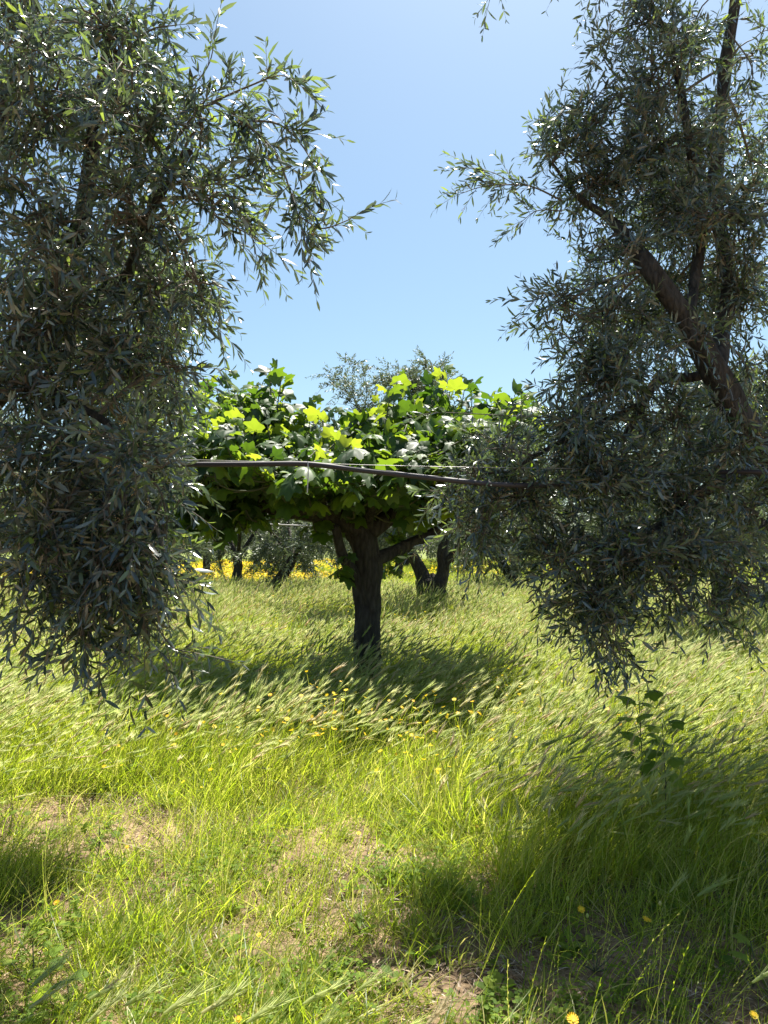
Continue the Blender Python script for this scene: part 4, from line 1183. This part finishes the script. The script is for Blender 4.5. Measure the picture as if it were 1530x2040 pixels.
# leafy rosette and larger weeds
def leaf_rosette(px_, py_, n_, size, label, name='weed', cat='weed', up=.35, stalk=0.0, mat=None, lobed=False, grp=None, z=0.0):
    p = G(px_, py_, z); g0 = float(gz(p[0], p[1]))
    root = root_empty(name, label, cat, grp, (p[0], p[1], g0))
    TV = np.array([[0, 0, 0], [-.08, .25, .03], [0, .25, 0], [.08, .25, .03], [-.22, .65, .05], [0, .65, -.01], [.22, .65, .05], [-.14, .92, -.05], [.14, .92, -.05], [0, 1.0, -.10]])
    TF = np.array([[0, 2, 1], [0, 3, 2], [1, 2, 5], [1, 5, 4], [2, 3, 6], [2, 6, 5], [4, 5, 7], [5, 6, 8], [5, 8, 9], [5, 9, 7]])
    if lobed: me = lobed_mesh
    else: me = Geo().add(TV, TF, 0, .5).mesh('leaf', [mat or M_CLOV])
    gs = Geo()
    for k in range(n_):
        a = k * 2.4 + .5; 
        if stalk > 0:
            hh = stalk * (.45 + .55 * (k + 1) / n_)
            q = np.array([math.cos(a) * .07, math.sin(a) * .07, hh * .9]) if not lobed or stalk < .3 else np.array([math.cos(a) * .05, math.sin(a) * .05, hh])
            multi_tube(gs, np.array([[[0, 0, hh * .2 if stalk < .3 else hh * .85], (q * .6).tolist() if stalk < .3 else [q[0] * .5, q[1] * .5, hh * .95], q.tolist()]]), np.array([[.0022, .0018, .0014]]), 4, 0)
        else: q = np.zeros(3)
        yd = nrm(np.array([math.cos(a), math.sin(a), up + .4 * rng.random() * (k / n_)]))
        R = frames(yd[None], np.array([[0, -.25 if lobed else 0, 1.0]]) + .25 * rng.standard_normal((1, 3)))[0]
        s = size * (.75 + .45 * rng.random())
        o = bpy.data.objects.new('leaf', me); COL.objects.link(o); o.parent = root
        Mx = np.eye(4); Mx[:3, :3] = R * s; Mx[:3, 3] = q
        o.matrix_local = Matrix(Mx.tolist())
    if stalk > 0:
        multi_tube(gs, np.array([[[0, 0, 0], [.01, 0, stalk * .5], [0, .01, stalk]]]), np.array([[.004, .003, .002]]), 5, 0)
        gs.obj('stem', [M_FSTEM], root)
    return root
gl, LVx, LTx, LQx = fig_leaf_mesh(12, 5, .16)
gl2 = Geo(); V = LVx.copy(); V[:, :2] *= 1.2
gl2.add(V, LTx, 0, .5); gl2.Q.append(LQx); gl2.QM.append(np.zeros(len(LQx), int))
lobed_mesh = gl2.mesh('mallow_leaf', [M_CLOV])
leaf_rosette(990, 1992, 7, .075, 'bright green rosette of oval leaves on the brown mulch at bottom centre-right', up=.5)
leaf_rosette(250, 1850, 6, .06, 'light green seedling on brown mulch in the left foreground', up=.7)
leaf_rosette(775, 1690, 9, .07, 'pale green leafy weed beside the sandy patch, centre', up=.9)
leaf_rosette(60, 1985, 6, .055, 'rounded mallow plant in the bottom left corner', 'mallow_plant', 'mallow', .2, .16, lobed=True, grp='mallow plants')
leaf_rosette(130, 2030, 5, .05, 'low mallow leaves between bottom barley ears, left', 'mallow_plant', 'mallow', .2, .12, lobed=True, grp='mallow plants')
leaf_rosette(195, 1700, 2, .045, 'single dark round-leaved sprig on the mulch at left', 'mallow_plant', 'mallow', .2, .14, lobed=True, grp='mallow plants')
leaf_rosette(20, 1660, 5, .05, 'dark mallow sprig at the left edge', 'mallow_plant', 'mallow', .2, .2, lobed=True, grp='mallow plants')
leaf_rosette(1500, 1960, 5, .06, 'mallow plant with broad leaves near the right edge, lower down', 'mallow_plant', 'mallow', .2, .16, lobed=True, grp='mallow plants')
leaf_rosette(1525, 1800, 4, .06, 'upper mallow at the right edge catching the sun', 'mallow_plant', 'mallow', .2, .26, lobed=True, grp='mallow plants')
leaf_rosette(1278, 1662, 11, .10, 'tall dark thistle-like plant rising above the barley at right', 'tall_weed', 'weed', .1, .76, lobed=True)
leaf_rosette(1325, 1690, 6, .10, 'broad dark leaves just right of the tall thistle-like plant', 'tall_weed', 'weed', .1, .62, lobed=True)
leaf_rosette(1290, 1990, 8, .035, 'small leafy sprig in the lower right shade', 'weed', 'weed', .4, .13)
leaf_rosette(1185, 1960, 8, .035, 'small round-leaved sprig beside the bright grass, lower right', 'weed', 'weed', .4, .11)

# long ryegrass stalks that arch over the shaded ground
def arch_stalk(pix, D, label):
    pts = [P(a, b, D + .04 * k) for k, (a, b) in enumerate(pix)]
    g0 = np.array([pts[0][0], pts[0][1], float(gz(pts[0][0], pts[0][1]))])
    root = root_empty('grass_stalk', label, 'grass stalk', 'long ryegrass stalks over the shaded ground', g0)
    L = smooth_line([np.zeros(3)] + [p - g0 for p in pts[1:]], 30)
    g = Geo(); multi_tube(g, L[None], np.linspace(.0022, .0011, 30)[None], 4, 0, np.array([.55])); g.obj('stem', [M_GRASS], root)
    g = Geo(); pos = L[14:29]; tg = nrm(L[15:30] - L[14:29]); sd = nrm(np.cross(tg, [0.05, 1, .1])) * np.where(np.arange(15) % 2, 1, -1)[:, None]
    scatter(g, OLV, OLT, pos, frames(nrm(tg + sd * .3), rand_dirs(15)), np.full(15, .02), 0, np.full(15, .8)); g.obj('spike', [M_GRASS], root)
arch_stalk([(1180, 2040), (1210, 1930), (1260, 1870), (1320, 1828), (1372, 1811)], 2.55, 'bright grass stalk arching right to touch the frayed daisy')
arch_stalk([(1190, 2040), (1240, 1900), (1330, 1835), (1380, 1845), (1422, 1860)], 2.6, 'grass stalk that droops to the right below the frayed daisy')
arch_stalk([(1180, 1950), (1215, 1860), (1235, 1770), (1260, 1690)], 2.85, 'tall upright stalk between the two daisies, knotted along its upper half')
arch_stalk([(1245, 1960), (1262, 1860), (1275, 1800), (1281, 1776)], 2.7, 'shorter upright stalk just left of the frayed daisy')
arch_stalk([(1090, 1900), (1120, 1800), (1160, 1720), (1225, 1645)], 2.9, 'leaning stalk left of the left daisy, reaching into the dark grass')
arch_stalk([(1345, 2000), (1330, 1960), (1265, 1990), (1250, 2030)], 2.5, 'bent pale stalk falling towards the bottom edge, lower right')
arch_stalk([(1445, 1930), (1447, 1840), (1446, 1760), (1444, 1715)], 2.8, 'straight pale stalk near the right edge, left of the mallow')
arch_stalk([(1496, 1940), (1493, 1850), (1490, 1770), (1488, 1710)], 2.8, 'straight stalk near the right edge, above the mallow')
arch_stalk([(1400, 1800), (1440, 1700), (1480, 1665), (1529, 1658)], 3.0, 'pale stalk curving right out of the frame in the shaded grass')

# sticks
def stick(pa, pb, r, label):
    a = G(*pa); b = G(*pb); a[2] = gz(a[0], a[1]) + r; b[2] = gz(b[0], b[1]) + r + .012
    base = a.copy()
    o = bark_tube('stick', [np.zeros(3), (b - a) * .4 + np.array([0, .006, .004]), (b - a) * .75 + np.array([.004, -.004, 0]), b - a], r, r * .6, M_STICK, None, sides=8, step=.015, lump=.15)
    o.location = base
    tag(o, label, 'stick', 'fallen sticks')
stick((808, 1968), (893, 1926), .006, 'grey fallen stick lying across the sandy ground, the longest one')
stick((935, 1926), (975, 1945), .004, 'short broken stick right of the long grey one')
stick((1000, 1918), (1040, 1945), .004, 'thin pale stick on the mulch above the green rosette')
stick((790, 2010), (870, 2025), .0035, 'thin stick at the bottom edge below the long grey one')

# ------------------------------------------------------------------ irrigation line between the olives
def cable(name, pts, r, mat, label, cat, parent=None, n_=60, sides=10, group=None):
    L = smooth_line(pts, n_)
    g = Geo(); multi_tube(g, L[None], np.full((1, n_), r), sides, 0)
    o = g.obj(name, [mat], parent)
    return tag(o, label, cat, group) if parent is None else o
HD = 3.55
cable('irrigation_hose', [(-2.38, 3.45, 2.05), P(40, 905, 3.45), P(200, 922, 3.5), P(350, 925, HD), P(480, 925, HD), P(600, 924, HD), P(640, 927, HD), P(720, 937, HD), P(830, 949, HD), P(930, 960, HD), P(1010, 966, 3.6),
                          P(1100, 966, 3.85), P(1200, 957, 4.05), P(1300, 946, 4.1), P(1400, 941, 4.05), P(1540, 941, 3.9), P(1600, 950, 4.3)], .0130, M_HOSE,
      'black irrigation hose strung in front of the fig tree', 'hose', n_=120, group='irrigation hoses')
wire = cable('wire', [(-2.38, 3.45, 2.1), P(200, 911, 3.5), P(350, 915, HD), P(610, 922, HD), P(720, 926, HD), P(960, 931, 3.6), P(1300, 934, 4.1), P(1600, 930, 4.4)], .0016, M_WIRE,
             'thin bright wire stretched just above the black hose', 'wire', n_=90, sides=5)
tie = cable('hanging_tie', [P(613, 920, HD - .01), P(614, 940, HD - .02), P(612, 982, HD - .01)], .0028, M_TIE, 'pale strip hanging from the wire in front of the fig', 'cable tie', n_=10, sides=4)
cable('irrigation_hose', [P(360, 1040, 13), P(480, 1042, 13), P(600, 1047, 13), P(760, 1050, 13.5), P(855, 1046, 14.9)], .012, M_WIRE,
      'pale hose line behind the fig, left of its trunk', 'hose', n_=40, group='irrigation hoses')
